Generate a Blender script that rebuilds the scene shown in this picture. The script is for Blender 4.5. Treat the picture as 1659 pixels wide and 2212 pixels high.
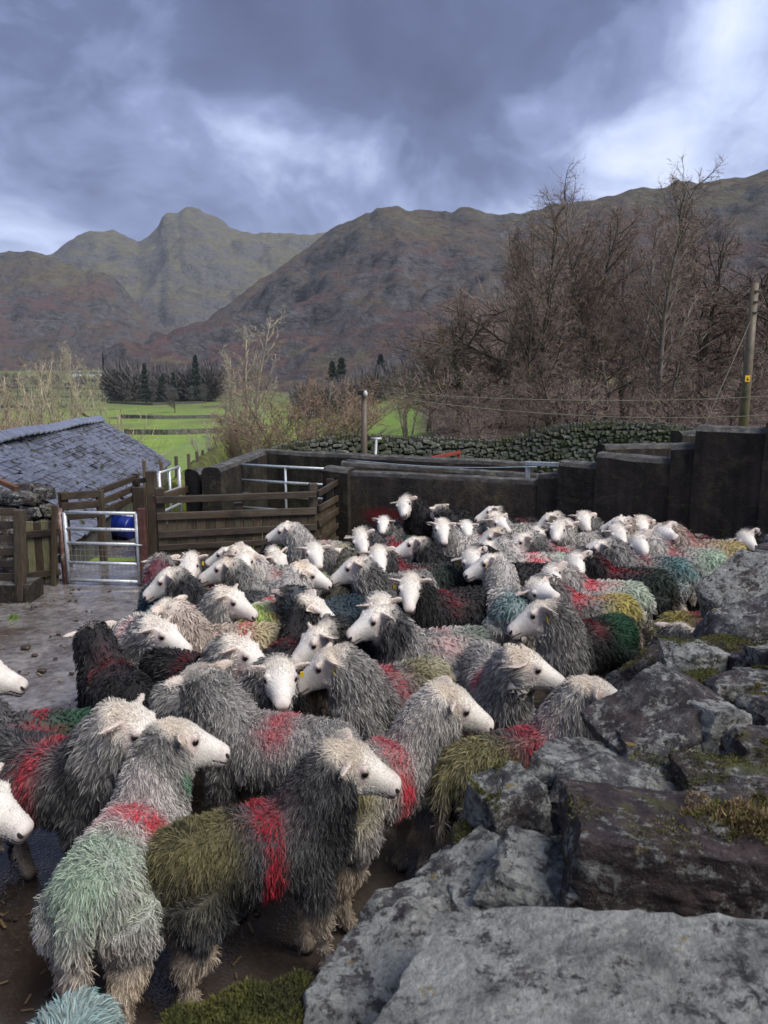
import bpy, bmesh, math, random
import numpy as np
from mathutils import Vector, Matrix
R = math.radians
sc = bpy.context.scene
for o in list(bpy.data.objects):
    bpy.data.objects.remove(o)
COL = sc.collection

# ------------------------------------------------------------------ camera
# photograph measured at 1659 x 2212; focal length in those pixels:
F, CX, CY = 1597.0, 829.5, 1106.0
PITCH = R(9.46)
H = 2.2
cam_d = bpy.data.cameras.new('camera')
cam_d.sensor_fit = 'VERTICAL'
cam_d.sensor_height = 36.0
cam_d.lens = 36.0 * F / 2212.0
cam_d.clip_start = 0.05
cam_d.clip_end = 20000
cam_d.dof.use_dof = True
cam_d.dof.focus_distance = 4.2
cam_d.dof.aperture_fstop = 9.0
cam = bpy.data.objects.new('camera', cam_d)
cam.location = (0, 0, H)
cam.rotation_euler = (R(90) - PITCH, 0, 0)
COL.objects.link(cam)
sc.camera = cam

# ------------------------------------------------------------------ view
sc.view_settings.view_transform = 'Standard'
sc.view_settings.look = 'None'
sc.view_settings.gamma = 1
sc.view_settings.use_curve_mapping = False
sc.view_settings.exposure = 1.5
sc.cycles.use_denoising = True
try:
    sc.cycles.denoiser = 'OPENIMAGEDENOISE'
except Exception:
    pass
sc.cycles.max_bounces = 6
sc.cycles.diffuse_bounces = 3
sc.cycles.glossy_bounces = 2
sc.cycles.transmission_bounces = 3
sc.cycles.volume_bounces = 0
sc.cycles.caustics_reflective = False
sc.cycles.caustics_refractive = False

# ------------------------------------------------------------------ node helper
class NT:
    def __init__(self, tree):
        self.t = tree
        tree.nodes.clear()
    def n(self, typ, **kw):
        nd = self.t.nodes.new(typ)
        for k, v in kw.items():
            if k.startswith('i_'):
                key = k[2:]
                key = int(key) if key.isdigit() else key.replace('_', ' ')
                self.set(nd.inputs[key], v)
            else:
                setattr(nd, k, v)
        return nd
    def set(self, sock, v):
        if hasattr(v, 'outputs'):
            v = v.outputs[0]
        if isinstance(v, bpy.types.NodeSocket):
            self.t.links.new(v, sock)
        else:
            if isinstance(v, (tuple, list)) and sock.type == 'RGBA' and len(v) == 3:
                v = (*v, 1)
            sock.default_value = v
    def noise(self, vec, scale, detail=5, rough=.55, dist=0.0):
        nd = self.n('ShaderNodeTexNoise')
        self.set(nd.inputs['Vector'], vec)
        self.set(nd.inputs['Scale'], scale)
        nd.inputs['Detail'].default_value = detail
        nd.inputs['Roughness'].default_value = rough
        nd.inputs['Distortion'].default_value = dist
        return nd.outputs['Fac']
    def ramp(self, fac, stops, interp='LINEAR'):
        nd = self.n('ShaderNodeValToRGB')
        nd.color_ramp.interpolation = interp
        els = nd.color_ramp.elements
        while len(els) < len(stops):
            els.new(0.5)
        for e, (p, c) in zip(els, stops):
            e.position = p
            e.color = (c, c, c, 1) if isinstance(c, (int, float)) else (*c, 1)
        self.set(nd.inputs[0], fac)
        return nd.outputs[0]
    def mix(self, fac, a, b, mode='MIX'):
        nd = self.n('ShaderNodeMix', data_type='RGBA', blend_type=mode)
        self.set(nd.inputs[0], fac)
        self.set(nd.inputs[6], a)
        self.set(nd.inputs[7], b)
        return nd.outputs[2]
    def math(self, op, a, b=0.0, c=0.0):
        nd = self.n('ShaderNodeMath', operation=op)
        self.set(nd.inputs[0], a)
        self.set(nd.inputs[1], b)
        self.set(nd.inputs[2], c)
        return nd.outputs[0]
    def vmath(self, op, a, b=(0, 0, 0)):
        nd = self.n('ShaderNodeVectorMath', operation=op)
        self.set(nd.inputs[0], a)
        self.set(nd.inputs[1], b)
        return nd.outputs[0]
    def maprange(self, v, a, b, c=0.0, d=1.0):
        nd = self.n('ShaderNodeMapRange')
        for i, x in enumerate((v, a, b, c, d)):
            self.set(nd.inputs[i], x)
        return nd.outputs[0]

# ------------------------------------------------------------------ world: low broken cloud over a clear sky
SUN_EL, SUN_AZ = 50.0, 125.0         # azimuth clockwise from +Y: high, behind the viewer's right shoulder
w = bpy.data.worlds.new('World')
sc.world = w
w.use_nodes = True
T = NT(w.node_tree)
tc = T.n('ShaderNodeTexCoord').outputs['Generated']
sep = T.n('ShaderNodeSeparateXYZ', i_0=tc)
zc = T.math('ADD', T.math('MAXIMUM', sep.outputs[2], -0.05), 0.42)
px_ = T.math('DIVIDE', sep.outputs[0], zc)
py_ = T.math('DIVIDE', sep.outputs[1], zc)
comb = T.n('ShaderNodeCombineXYZ', i_0=px_, i_1=py_, i_2=0.0)
P0 = T.vmath('ADD', comb, (11.9, 8.4, 3.7))
warp = T.n('ShaderNodeTexNoise', i_Vector=P0, i_Scale=1.1, i_Detail=3.0)
wv = T.vmath('SCALE', T.vmath('SUBTRACT', warp.outputs['Color'], (.5, .5, .5)))
wv.node.inputs['Scale'].default_value = 0.55
P1 = T.vmath('ADD', P0, wv)
big = T.noise(P1, 1.15, 2.0, .5)
med = T.noise(P1, 2.7, 8, .56)
dirw = T.vmath('ADD', tc, wv)
fine = T.noise(T.vmath('MULTIPLY', dirw, (1, 1, 1.1)), 6.5, 8, .57)
dens = T.math('ADD', T.math('ADD', T.math('MULTIPLY', big, 1.3), T.math('MULTIPLY', med, .66)), T.math('MULTIPLY', fine, .52))
# thicker cloud overhead than towards the far horizon
cl = T.ramp(T.maprange(dens, .96, 1.52), [(0.0, (.82, .89, 1.06)), (.20, (.56, .65, .93)), (.42, (.26, .325, .55)), (.66, (.125, .162, .31)), (1.0, (.082, .105, .212))])
sky = T.n('ShaderNodeTexSky', sky_type='NISHITA')
sky.sun_disc = False
sky.sun_elevation = R(SUN_EL)
sky.sun_rotation = R(SUN_AZ)
b_sky = T.n('ShaderNodeBackground', i_Color=sky.outputs[0], i_Strength=0.06)
b_cl = T.n('ShaderNodeBackground', i_Color=cl, i_Strength=0.42)
cover = T.maprange(dens, .60, .86, .80, 1.0)
mx = T.n('ShaderNodeMixShader', i_0=cover, i_1=b_sky, i_2=b_cl)
out = T.n('ShaderNodeOutputWorld')
T.set(out.inputs['Surface'], mx)
w.cycles.sampling_method = 'MANUAL'
w.cycles.sample_map_resolution = 512

# ------------------------------------------------------------------ sun behind thin cloud
sd = bpy.data.lights.new('sun', 'SUN')
sd.energy = 1.5
sd.angle = R(35)
sd.color = (1.0, 0.95, 0.88)
sun = bpy.data.objects.new('sun', sd)
az, el = R(SUN_AZ), R(SUN_EL)
dvec = Vector((math.sin(az) * math.cos(el), math.cos(az) * math.cos(el), math.sin(el)))
sun.rotation_euler = dvec.to_track_quat('Z', 'Y').to_euler()
COL.objects.link(sun)

# ------------------------------------------------------------------ pixel -> place
_c, _s = math.cos(PITCH), math.sin(PITCH)
def ray(px, py):
    x, u = (px - CX) / F, -(py - CY) / F
    return Vector((x, _c + u * _s, -_s + u * _c))
def at_z(px, py, z):
    d = ray(px, py)
    k = (z - H) / d.z
    return Vector((d.x * k, d.y * k, z))
def at_y(px, py, Y):
    d = ray(px, py)
    k = Y / d.y
    return Vector((d.x * k, Y, H + d.z * k))
def proj(x, y, z):
    dz = z - H
    depth = y * _c - dz * _s
    up = y * _s + dz * _c
    return CX + F * x / depth, CY - F * up / depth

# ------------------------------------------------------------------ numpy noise
def _hash(ix, iy, iz, seed):
    n = (ix * 374761393 + iy * 668265263 + iz * 2147483647 + seed * 974634777) & 0x7fffffff
    n = ((n ^ (n >> 13)) * 1274126177) & 0x7fffffff
    n = (n ^ (n >> 16)) & 0xffff
    return n / 65535.0
def vnoise(p, seed=0):
    p = np.asarray(p, float)
    i = np.floor(p).astype(np.int64)
    f = p - i
    f = f * f * (3 - 2 * f)
    r = 0
    for a in (0, 1):
        for b in (0, 1):
            for c in (0, 1):
                wgt = (f[:, 0] if a else 1 - f[:, 0]) * (f[:, 1] if b else 1 - f[:, 1]) * (f[:, 2] if c else 1 - f[:, 2])
                r = r + wgt * _hash(i[:, 0] + a, i[:, 1] + b, i[:, 2] + c, seed)
    return r
def fbm(p, octaves=4, seed=0, gain=.5):
    s, a, tot = 0, 1.0, 0
    p = np.asarray(p, float)
    for k in range(octaves):
        s = s + a * (vnoise(p * (2 ** k), seed + k * 17) - .5)
        tot += a
        a *= gain
    return s / tot * 2          # about -1..1
def sstep(a, b, x):
    t = np.clip((np.asarray(x, float) - a) / (b - a), 0, 1)
    return t * t * (3 - 2 * t)

# ------------------------------------------------------------------ mesh helpers
def mesh_np(name, v, f, mat=None, smooth=False, cols=None, attr='col'):
    v = np.asarray(v, np.float32)
    f = np.asarray(f, np.int32)
    me = bpy.data.meshes.new(name)
    k = f.shape[1]
    me.vertices.add(len(v))
    me.vertices.foreach_set('co', v.ravel())
    me.loops.add(f.size)
    me.loops.foreach_set('vertex_index', f.ravel())
    me.polygons.add(len(f))
    me.polygons.foreach_set('loop_start', np.arange(0, f.size, k, dtype=np.int32))
    me.polygons.foreach_set('loop_total', np.full(len(f), k, np.int32))
    me.polygons.foreach_set('use_smooth', np.full(len(f), bool(smooth)))
    if cols is not None:
        a = me.color_attributes.new(attr, 'FLOAT_COLOR', 'POINT')
        c4 = np.ones((len(v), 4), np.float32)
        c4[:, :3] = cols
        a.data.foreach_set('color', c4.ravel())
    me.update(calc_edges=True)
    if smooth == 'auto':
        me.set_sharp_from_angle(angle=R(32))
    if mat:
        me.materials.append(mat)
    return me
def link(name, me, parent=None, loc=None):
    o = bpy.data.objects.new(name, me)
    COL.objects.link(o)
    if parent:
        o.parent = parent
    if loc is not None:
        o.location = loc
    return o
def tag(o, label=None, cat=None, group=None, kind=None):
    if label: o['label'] = label
    if cat: o['category'] = cat
    if group: o['group'] = group
    if kind: o['kind'] = kind
    return o
def thing(name, label, cat, loc=(0, 0, 0), rz=0.0, group=None):
    o = bpy.data.objects.new(name, None)
    o.empty_display_size = .2
    COL.objects.link(o)
    o.location = loc
    o.rotation_euler = (0, 0, rz)
    return tag(o, label, cat, group)
class MB:
    """collects triangles"""
    def __init__(self):
        self.v, self.f, self.n = [], [], 0
    def add(self, v, f):
        v = np.asarray(v, float)
        f = np.asarray(f, int)
        if f.shape[1] == 4:
            f = np.concatenate([f[:, [0, 1, 2]], f[:, [0, 2, 3]]])
        self.v.append(v)
        self.f.append(f + self.n)
        self.n += len(v)
        return self
    def mesh(self, name, mat, smooth=False, off=(0, 0, 0)):
        return mesh_np(name, np.concatenate(self.v) - np.asarray(off), np.concatenate(self.f), mat, smooth)
    def build(self, name, mat, parent=None, smooth=False, off=(0, 0, 0)):
        return link(name, self.mesh(name, mat, smooth, off), parent)
def tube(pts, rad, sides=6, cap=True):
    pts = np.asarray(pts, float)
    n = len(pts)
    rad = np.broadcast_to(np.asarray(rad, float), (n,))
    t = np.gradient(pts, axis=0)
    t /= np.linalg.norm(t, axis=1)[:, None] + 1e-9
    ref = np.array((0, 0, 1.0)) if abs(t[0][2]) < .9 else np.array((1.0, 0, 0))
    a = np.cross(t, ref)
    a /= np.linalg.norm(a, axis=1)[:, None] + 1e-9
    b = np.cross(t, a)
    ang = np.linspace(0, 2 * math.pi, sides, endpoint=False)
    v = pts[:, None, :] + rad[:, None, None] * (np.cos(ang)[None, :, None] * a[:, None, :] + np.sin(ang)[None, :, None] * b[:, None, :])
    v = v.reshape(-1, 3)
    f = []
    for i in range(n - 1):
        for j in range(sides):
            k = (j + 1) % sides
            f.append((i * sides + j, (i + 1) * sides + j, (i + 1) * sides + k))
            f.append((i * sides + j, (i + 1) * sides + k, i * sides + k))
    if cap:
        v = np.concatenate([v, pts[:1], pts[-1:]])
        c0, c1 = n * sides, n * sides + 1
        for j in range(sides):
            k = (j + 1) % sides
            f.append((c0, j, k))
            f.append((c1, (n - 1) * sides + k, (n - 1) * sides + j))
    return v, np.array(f)
def cbox(sx, sy, sz, bev=.006, jit=0.0, rng=random):
    """chamfered box centred at the origin, 44 triangles"""
    pts = []
    for x in (-1, 1):
        for y in (-1, 1):
            for z in (-1, 1):
                jx, jy, jz = (rng.uniform(-jit, jit) for _ in range(3))
                X, Y, Z = x * sx / 2 + jx, y * sy / 2 + jy, z * sz / 2 + jz
                pts += [(X - x * bev, Y - y * bev, Z), (X - x * bev, Y, Z - z * bev), (X, Y - y * bev, Z - z * bev)]
    bm = bmesh.new()
    for p in pts:
        bm.verts.new(p)
    bmesh.ops.convex_hull(bm, input=bm.verts)
    bmesh.ops.triangulate(bm, faces=bm.faces)
    bm.verts.index_update()
    v = np.array([q.co[:] for q in bm.verts])
    f = np.array([[q.index for q in fc.verts] for fc in bm.faces])
    bm.free()
    return v, f
def frame(A, B, up=(0, 0, 1)):
    A, B = Vector(A), Vector(B)
    x = (B - A)
    L = x.length
    x.normalize()
    z = Vector(up)
    y = z.cross(x)
    if y.length < 1e-4:
        y = Vector((0, 1, 0)).cross(x)
    y.normalize()
    z = x.cross(y)
    return (A + B) / 2, L, np.array([x, y, z])
def beam_np(A, B, w_, t_, bev=.006, up=(0, 0, 1), jit=.0):
    """timber from A to B, w_ deep along up, t_ thick"""
    c, L, M = frame(A, B, up)
    v, f = cbox(L, t_, w_, bev, jit)
    return v @ M + np.array(c), f
def beam(name, A, B, w_, t_, mat, parent=None, bev=.006, up=(0, 0, 1), jit=0.0):
    """object whose local origin sits at its centre and whose local axes follow the timber"""
    c, L, M = frame(A, B, up)
    v, f = cbox(L, t_, w_, bev, jit)
    o = link(name, mesh_np(name, v, f, mat), parent)
    m = Matrix([[M[0][i], M[1][i], M[2][i], 0] for i in range(3)] + [[0, 0, 0, 1]])
    base = Matrix.Translation(Vector(c)) @ m
    o.matrix_local = (parent.matrix_local.inverted() @ base) if parent else base
    return o
# ================================================================== materials
def material(name, build):
    m = bpy.data.materials.new(name)
    m.use_nodes = True
    T = NT(m.node_tree)
    p = T.n('ShaderNodeBsdfPrincipled')
    o = T.n('ShaderNodeOutputMaterial')
    T.set(o.inputs['Surface'], p)
    build(T, p, o)
    return m
def bump(T, p, h, strength=.5, dist=.01):
    b = T.n('ShaderNodeBump', i_Strength=strength, i_Distance=dist, i_Height=h)
    T.set(p.inputs['Normal'], b)
def objco(T):
    return T.n('ShaderNodeTexCoord').outputs['Object']
def pos(T):
    return T.n('ShaderNodeNewGeometry').outputs['Position']
def rnd(T):
    return T.n('ShaderNodeObjectInfo').outputs['Random']
def simple(name, col, rough=.6, metal=0.0, var=.25, scale=20.0, bmp=.0):
    def b(T, p, o):
        n = T.noise(objco(T), scale, 5)
        c = T.mix(T.maprange(n, .3, .7), tuple(x * (1 - var) for x in col), tuple(min(1, x * (1 + var)) for x in col))
        T.set(p.inputs['Base Color'], c)
        p.inputs['Roughness'].default_value = rough
        p.inputs['Metallic'].default_value = metal
        if bmp:
            bump(T, p, n, bmp, .005)
    return material(name, b)

def _fleece(T, p, o):
    a = T.n('ShaderNodeAttribute', attribute_name='col')
    T.set(p.inputs['Base Color'], a.outputs['Color'])
    p.inputs['Roughness'].default_value = .62
    p.inputs['Specular IOR Level'].default_value = .28
    tr = T.n('ShaderNodeBsdfTranslucent', i_Color=a.outputs['Color'])
    m = T.n('ShaderNodeMixShader', i_0=.18, i_1=p, i_2=tr)
    T.set(o.inputs['Surface'], m)
M_FLEECE = material('fleece', _fleece)
def _skin(T, p, o):
    a = T.n('ShaderNodeAttribute', attribute_name='col')
    n = T.noise(objco(T), 190, 5, .7, .5)
    fa = T.n('ShaderNodeAttribute', attribute_name='face')
    fs = T.n('ShaderNodeSeparateXYZ', i_0=fa.outputs['Vector'])
    s_, u_, l_ = fs.outputs[0], fs.outputs[1], fs.outputs[2]
    # slit nostrils, dark muzzle tip and the line of the mouth
    du = T.math('DIVIDE', T.math('SUBTRACT', T.math('ADD', u_, T.math('MULTIPLY', T.math('SUBTRACT', s_, .93), .10)), .009), .0085)
    ds = T.math('DIVIDE', T.math('SUBTRACT', s_, .955), .050)
    nos = T.maprange(T.math('ADD', T.math('MULTIPLY', du, du), T.math('MULTIPLY', ds, ds)), 1.3, .7)
    nos = T.math('MULTIPLY', nos, T.maprange(l_, .007, .012))
    dm = T.math('ABSOLUTE', T.math('ADD', u_, T.math('SUBTRACT', .027, T.math('MULTIPLY', T.math('SUBTRACT', s_, .85), .03))))
    mo = T.math('MULTIPLY', T.maprange(dm, .0062, .0026), T.maprange(s_, .70, .76))
    tip = T.math('MULTIPLY', T.maprange(s_, .93, 1.0), T.maprange(T.math('ABSOLUTE', T.math('ADD', u_, .002)), .02, .006))
    wl_ = T.noise(T.vmath('MULTIPLY', objco(T), (1, 1, .45)), 120, 4, .7, 1.0)
    onbody = T.maprange(s_, -.9, -.5, 1.0, 0.0)
    c = T.mix(T.math('MULTIPLY', onbody, .9), T.mix(.5, a.outputs['Color'], T.ramp(n, [(.34, .55), (.66, 1.08)]), 'MULTIPLY'), T.mix(1.0, a.outputs['Color'], T.ramp(wl_, [(.32, .35), (.66, 1.25)]), 'MULTIPLY'))
    c = T.mix(T.math('MULTIPLY', tip, .6), c, (.14, .09, .085))
    c = T.mix(T.math('MULTIPLY', mo, .9), c, (.07, .04, .036))
    c = T.mix(nos, c, (.02, .014, .014))
    T.set(p.inputs['Base Color'], c)
    p.inputs['Roughness'].default_value = .75
    bump(T, p, T.math('SUBTRACT', n, T.math('MULTIPLY', T.math('ADD', nos, mo), 1.5)), .25, .004)
    hb = p.inputs['Normal'].links[0].from_node
    T.set(hb.inputs['Strength'], T.maprange(s_, -.9, -.5, .9, .5))
    T.set(hb.inputs['Height'], T.math('ADD', T.math('SUBTRACT', n, T.math('MULTIPLY', T.math('ADD', nos, mo), 1.5)), T.math('MULTIPLY', T.math('MULTIPLY', wl_, onbody), 3.0)))
M_SKIN = material('sheep_skin', _skin)
def _eye(T, p, o):
    p.inputs['Base Color'].default_value = (.012, .008, .006, 1)
    p.inputs['Roughness'].default_value = .08
M_EYE = material('eye', _eye)
M_TAGY = simple('ear_tag_yellow', (.75, .52, .02), .4)
M_TAGB = simple('ear_tag_blue', (.10, .32, .62), .4)

def _yard(T, p, o):
    q = pos(T)
    big = T.noise(q, .55, 5, .6)
    med = T.noise(q, 3.5, 6, .6)
    v = T.n('ShaderNodeTexVoronoi', feature='F1', i_Vector=q, i_Scale=75.0)
    grit = v.outputs['Distance']
    gcol = v.outputs['Color']
    base = T.ramp(T.math('ADD', T.math('MULTIPLY', big, .6), T.math('MULTIPLY', med, .4)),
                  [(.30, (.026, .021, .017)), (.46, (.070, .058, .049)), (.60, (.15, .135, .125)), (.75, (.14, .12, .105))])
    sp = T.n('ShaderNodeSeparateColor', i_0=gcol)
    chips = T.mix(T.maprange(sp.outputs[0], .55, 1.0, 0, .55), base, T.mix(sp.outputs[1], (.16, .12, .09), (.13, .13, .13)))
    mud = T.noise(q, 1.3, 6, .66, .6)
    sq = T.n('ShaderNodeSeparateXYZ', i_0=q)
    # old concrete slab up by the gate, dark gravelly tarmac elsewhere
    slab = T.maprange(T.math('ADD', T.math('SUBTRACT', sq.outputs[1], T.math('MULTIPLY', sq.outputs[0], 1.1)), T.math('MULTIPLY', T.math('SUBTRACT', med, .5), 2.2)), 5.2, 6.6)
    conc = T.ramp(T.math('ADD', T.math('MULTIPLY', med, .6), T.math('MULTIPLY', T.noise(q, 14, 6, .7), .4)), [(.36, (.070, .059, .054)), (.50, (.155, .14, .132)), (.64, (.27, .25, .238))])
    c = T.mix(slab, T.mix(1.0, chips, (.72, .66, .6), 'MULTIPLY'), conc)
    c = T.mix(T.maprange(mud, .54, .68, 0, .85), c, (.060, .040, .026))
    T.set(p.inputs['Base Color'], c)
    wet = T.noise(T.vmath('MULTIPLY', q, (1, .55, 1)), 1.7, 7, .66)
    T.set(p.inputs['Roughness'], T.maprange(wet, .46, .66, .04, .28))
    p.inputs['Specular IOR Level'].default_value = .6
    h = T.math('ADD', T.math('MULTIPLY', grit, -.9), T.math('MULTIPLY', med, 1.6))
    bump(T, p, h, .3, .010)
    bb = p.inputs['Normal'].links[0].from_node
    T.set(bb.inputs['Strength'], T.maprange(wet, .44, .60, .04, .35))
M_YARD = material('wet_yard', _yard)

def _ground(T, p, o):
    q = pos(T)
    a = T.noise(T.vmath('MULTIPLY', q, (1, .45, 1)), .010, 6, .6)
    b = T.noise(T.vmath('MULTIPLY', q, (1, .35, 1)), .05, 6, .62, .3)
    c = T.noise(q, .9, 5, .6)
    grass = T.mix(T.maprange(c, .3, .7), (.14, .23, .022), (.22, .32, .045))
    dull = T.mix(T.maprange(c, .3, .7), (.075, .075, .028), (.11, .10, .045))
    rush = T.mix(T.maprange(c, .35, .65), (.055, .042, .022), (.12, .09, .05))
    m1 = T.mix(T.maprange(a, .47, .56), grass, dull)
    m2 = T.mix(T.maprange(b, .56, .62), m1, rush)
    sx_ = T.n('ShaderNodeSeparateXYZ', i_0=q)
    X_, Y_ = sx_.outputs[0], sx_.outputs[1]
    # thin upland pasture farther up the valley, leaf litter under the wood
    far_ = T.math('MULTIPLY', T.maprange(T.math('ADD', Y_, T.math('MULTIPLY', a, 300.0)), 330, 620), .8)
    m2 = T.mix(far_, m2, T.mix(T.maprange(b, .42, .6), (.115, .125, .050), (.075, .066, .036)))
    wood_ = T.math('MULTIPLY', T.math('MULTIPLY', T.maprange(T.math('SUBTRACT', X_, T.math('MULTIPLY', Y_, .045)), -.5, 1.2), T.maprange(Y_, 17.5, 21)), T.maprange(Y_, 260, 120))
    m2 = T.mix(wood_, m2, T.mix(T.maprange(c, .35, .65), (.045, .032, .022), (.095, .065, .042)))
    T.set(p.inputs['Base Color'], m2)
    p.inputs['Roughness'].default_value = .9
    bump(T, p, T.math('ADD', b, T.math('MULTIPLY', c, .1)), .6, 1.2)
M_GROUND = material('pasture', _ground)

def _fell(T, p, o):
    q = pos(T)
    g = T.n('ShaderNodeNewGeometry')
    nz = T.n('ShaderNodeSeparateXYZ', i_0=g.outputs['Normal']).outputs[2]
    pz = T.n('ShaderNodeSeparateXYZ', i_0=q).outputs[2]
    n1 = T.noise(q, .006, 7, .62)
    n2 = T.noise(T.vmath('MULTIPLY', q, (1, 1, 1.8)), .022, 8, .68, .1)
    n3 = T.noise(T.vmath('MULTIPLY', q, (1, .6, 1.5)), .085, 8, .74, .0)
    lo = T.mix(T.maprange(n1, .42, .60), (.155, .100, .098), (.130, .110, .085))
    grass = T.mix(T.maprange(n2, .4, .62), (.185, .180, .112), (.135, .130, .095))
    hi = T.maprange(T.math('ADD', pz, T.math('MULTIPLY', n1, 260.0)), 250, 480)
    c = T.mix(hi, lo, grass)
    c = T.mix(T.maprange(n3, .48, .60, 0, .75), c, T.mix(n2, (.055, .048, .047), (.10, .075, .068)))
    patch = T.math('MULTIPLY', T.maprange(n2, .60, .66), .55)
    c = T.mix(patch, c, (.21, .20, .10))
    steep = T.math('ADD', T.maprange(nz, .84, .66), T.maprange(n2, .40, .33))
    rock = T.mix(T.maprange(n3, .35, .65), (.055, .055, .062), (.19, .19, .20))
    c = T.mix(T.math('MINIMUM', steep, .85), c, rock)
    n4 = T.noise(T.vmath('ADD', T.vmath('MULTIPLY', q, (1, .7, 2.4)), (400, 90, 30)), .0125, 9, .72, .25)
    c = T.mix(T.maprange(n4, .53, .60, 0, .65), c, T.mix(T.maprange(n3, .42, .58), (.045, .042, .048), (.13, .125, .13)))
    c = T.mix(T.maprange(n4, .42, .36, 0, .45), c, (.20, .185, .11))
    T.set(p.inputs['Base Color'], c)
    p.inputs['Roughness'].default_value = .95
    p.inputs['Specular IOR Level'].default_value = .2
    bump(T, p, T.math('ADD', T.math('MULTIPLY', n2, 1.0), T.math('MULTIPLY', n3, .45)), .9, 26.0)
M_FELL = material('fellside', _fell)

def _rock(T, p, o):
    q0 = objco(T)
    r = rnd(T)
    off = T.n('ShaderNodeCombineXYZ', i_0=T.math('MULTIPLY', r, 37.0), i_1=T.math('MULTIPLY', r, 91.0), i_2=T.math('MULTIPLY', r, 13.0))
    q = T.vmath('ADD', q0, off)
    tone = T.n('ShaderNodeAttribute', attribute_type='OBJECT', attribute_name='tone').outputs['Fac']
    lich = T.n('ShaderNodeAttribute', attribute_type='OBJECT', attribute_name='lichen').outputs['Fac']
    mossy = T.n('ShaderNodeAttribute', attribute_type='OBJECT', attribute_name='mossy').outputs['Fac']
    n1 = T.noise(q, 4.5, 7, .6, .2)
    n2 = T.noise(q, 20, 8, .70, .1)
    n3 = T.noise(q, 110, 4, .7)
    grey = T.ramp(n2, [(.32, (.010, .010, .012)), (.44, (.036, .035, .037)), (.53, (.082, .080, .080)), (.62, (.16, .157, .152)), (.74, (.30, .295, .28))])
    brown = T.ramp(n2, [(.32, (.012, .008, .007)), (.48, (.036, .021, .020)), (.60, (.075, .050, .045)), (.75, (.15, .12, .10))])
    c = T.mix(T.maprange(T.math('ADD', n1, T.math('MULTIPLY', T.math('SUBTRACT', tone, .5), .55)), .42, .60), brown, grey)
    # crusts of pale lichen, patches with their own outline
    spots = T.math('ADD', T.math('MULTIPLY', T.noise(q, 42, 8, .78, .2), .75), T.math('MULTIPLY', T.noise(T.vmath('ADD', q, (3, 9, 4)), 9, 4, .6, .2), .42))
    lm = T.maprange(T.math('ADD', spots, T.math('MULTIPLY', T.math('SUBTRACT', lich, .5), .26)), .57, .63, 0, .8)
    c = T.mix(lm, c, T.mix(n3, (.24, .25, .225), (.50, .50, .46)))
    c = T.mix(.85, c, T.ramp(T.noise(T.vmath('ADD', q, (1, 5, 2)), 11, 7, .68, .3), [(.36, .38), (.5, .85), (.64, 1.2)]), 'MULTIPLY')
    yl = T.maprange(T.noise(T.vmath('ADD', q, (7, 3, 1)), 16, 5, .6), .66, .70, 0, .8)
    c = T.mix(yl, c, (.26, .19, .05))
    c = T.mix(.5, c, T.ramp(n3, [(.3, .30), (.7, 1.0)]), 'MULTIPLY')
    nz = T.n('ShaderNodeSeparateXYZ', i_0=T.n('ShaderNodeNewGeometry').outputs['Normal']).outputs[2]
    mm = T.maprange(T.math('ADD', T.noise(q, 6, 5, .6), T.math('MULTIPLY', T.math('SUBTRACT', mossy, .5), .4)), .56, .62, 0, .9)
    c = T.mix(mm, c, T.mix(n2, (.035, .042, .008), (.10, .095, .02)))
    T.set(p.inputs['Base Color'], c)
    T.set(p.inputs['Roughness'], T.maprange(n1, .3, .7, .45, .8))
    p.inputs['Specular IOR Level'].default_value = .4
    h = T.math('ADD', T.math('MULTIPLY', n2, 1.0), T.math('ADD', T.math('MULTIPLY', n3, .22), T.math('MULTIPLY', lm, .06)))
    cn = T.vmath('SCALE', T.n('ShaderNodeTexNoise', i_Vector=q, i_Scale=9.0, i_Detail=5.0).outputs['Color'])
    cn.node.inputs['Scale'].default_value = .16
    ck = T.n('ShaderNodeTexVoronoi', feature='DISTANCE_TO_EDGE', i_Vector=T.vmath('ADD', q, cn), i_Scale=3.5)
    h = T.math('ADD', h, T.math('MULTIPLY', T.maprange(ck.outputs['Distance'], 0.0, .05), .14))
    bump(T, p, h, 1.0, .024)
M_ROCK = material('wall_rock', _rock)

def _fieldstone(T, p, o):
    q = pos(T)
    r = rnd(T)
    n = T.noise(q, 14, 5, .65)
    vo = T.n('ShaderNodeTexVoronoi', i_Vector=q, i_Scale=3.2)
    per = T.n('ShaderNodeSeparateColor', i_0=vo.outputs['Color']).outputs[0]
    c = T.mix(T.math('MULTIPLY', T.math('ADD', r, per), .5), (.045, .045, .038), (.13, .13, .115))
    c = T.mix(T.maprange(n, .54, .64, 0, .7), c, (.21, .21, .19))
    c = T.mix(T.maprange(T.noise(q, 1.3, 5, .6), .50, .60, 0, .7), c, (.055, .06, .025))
    T.set(p.inputs['Base Color'], c)
    p.inputs['Roughness'].default_value = .8
    bump(T, p, n, .5, .02)
M_FSTONE = material('field_stone', _fieldstone)

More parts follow.
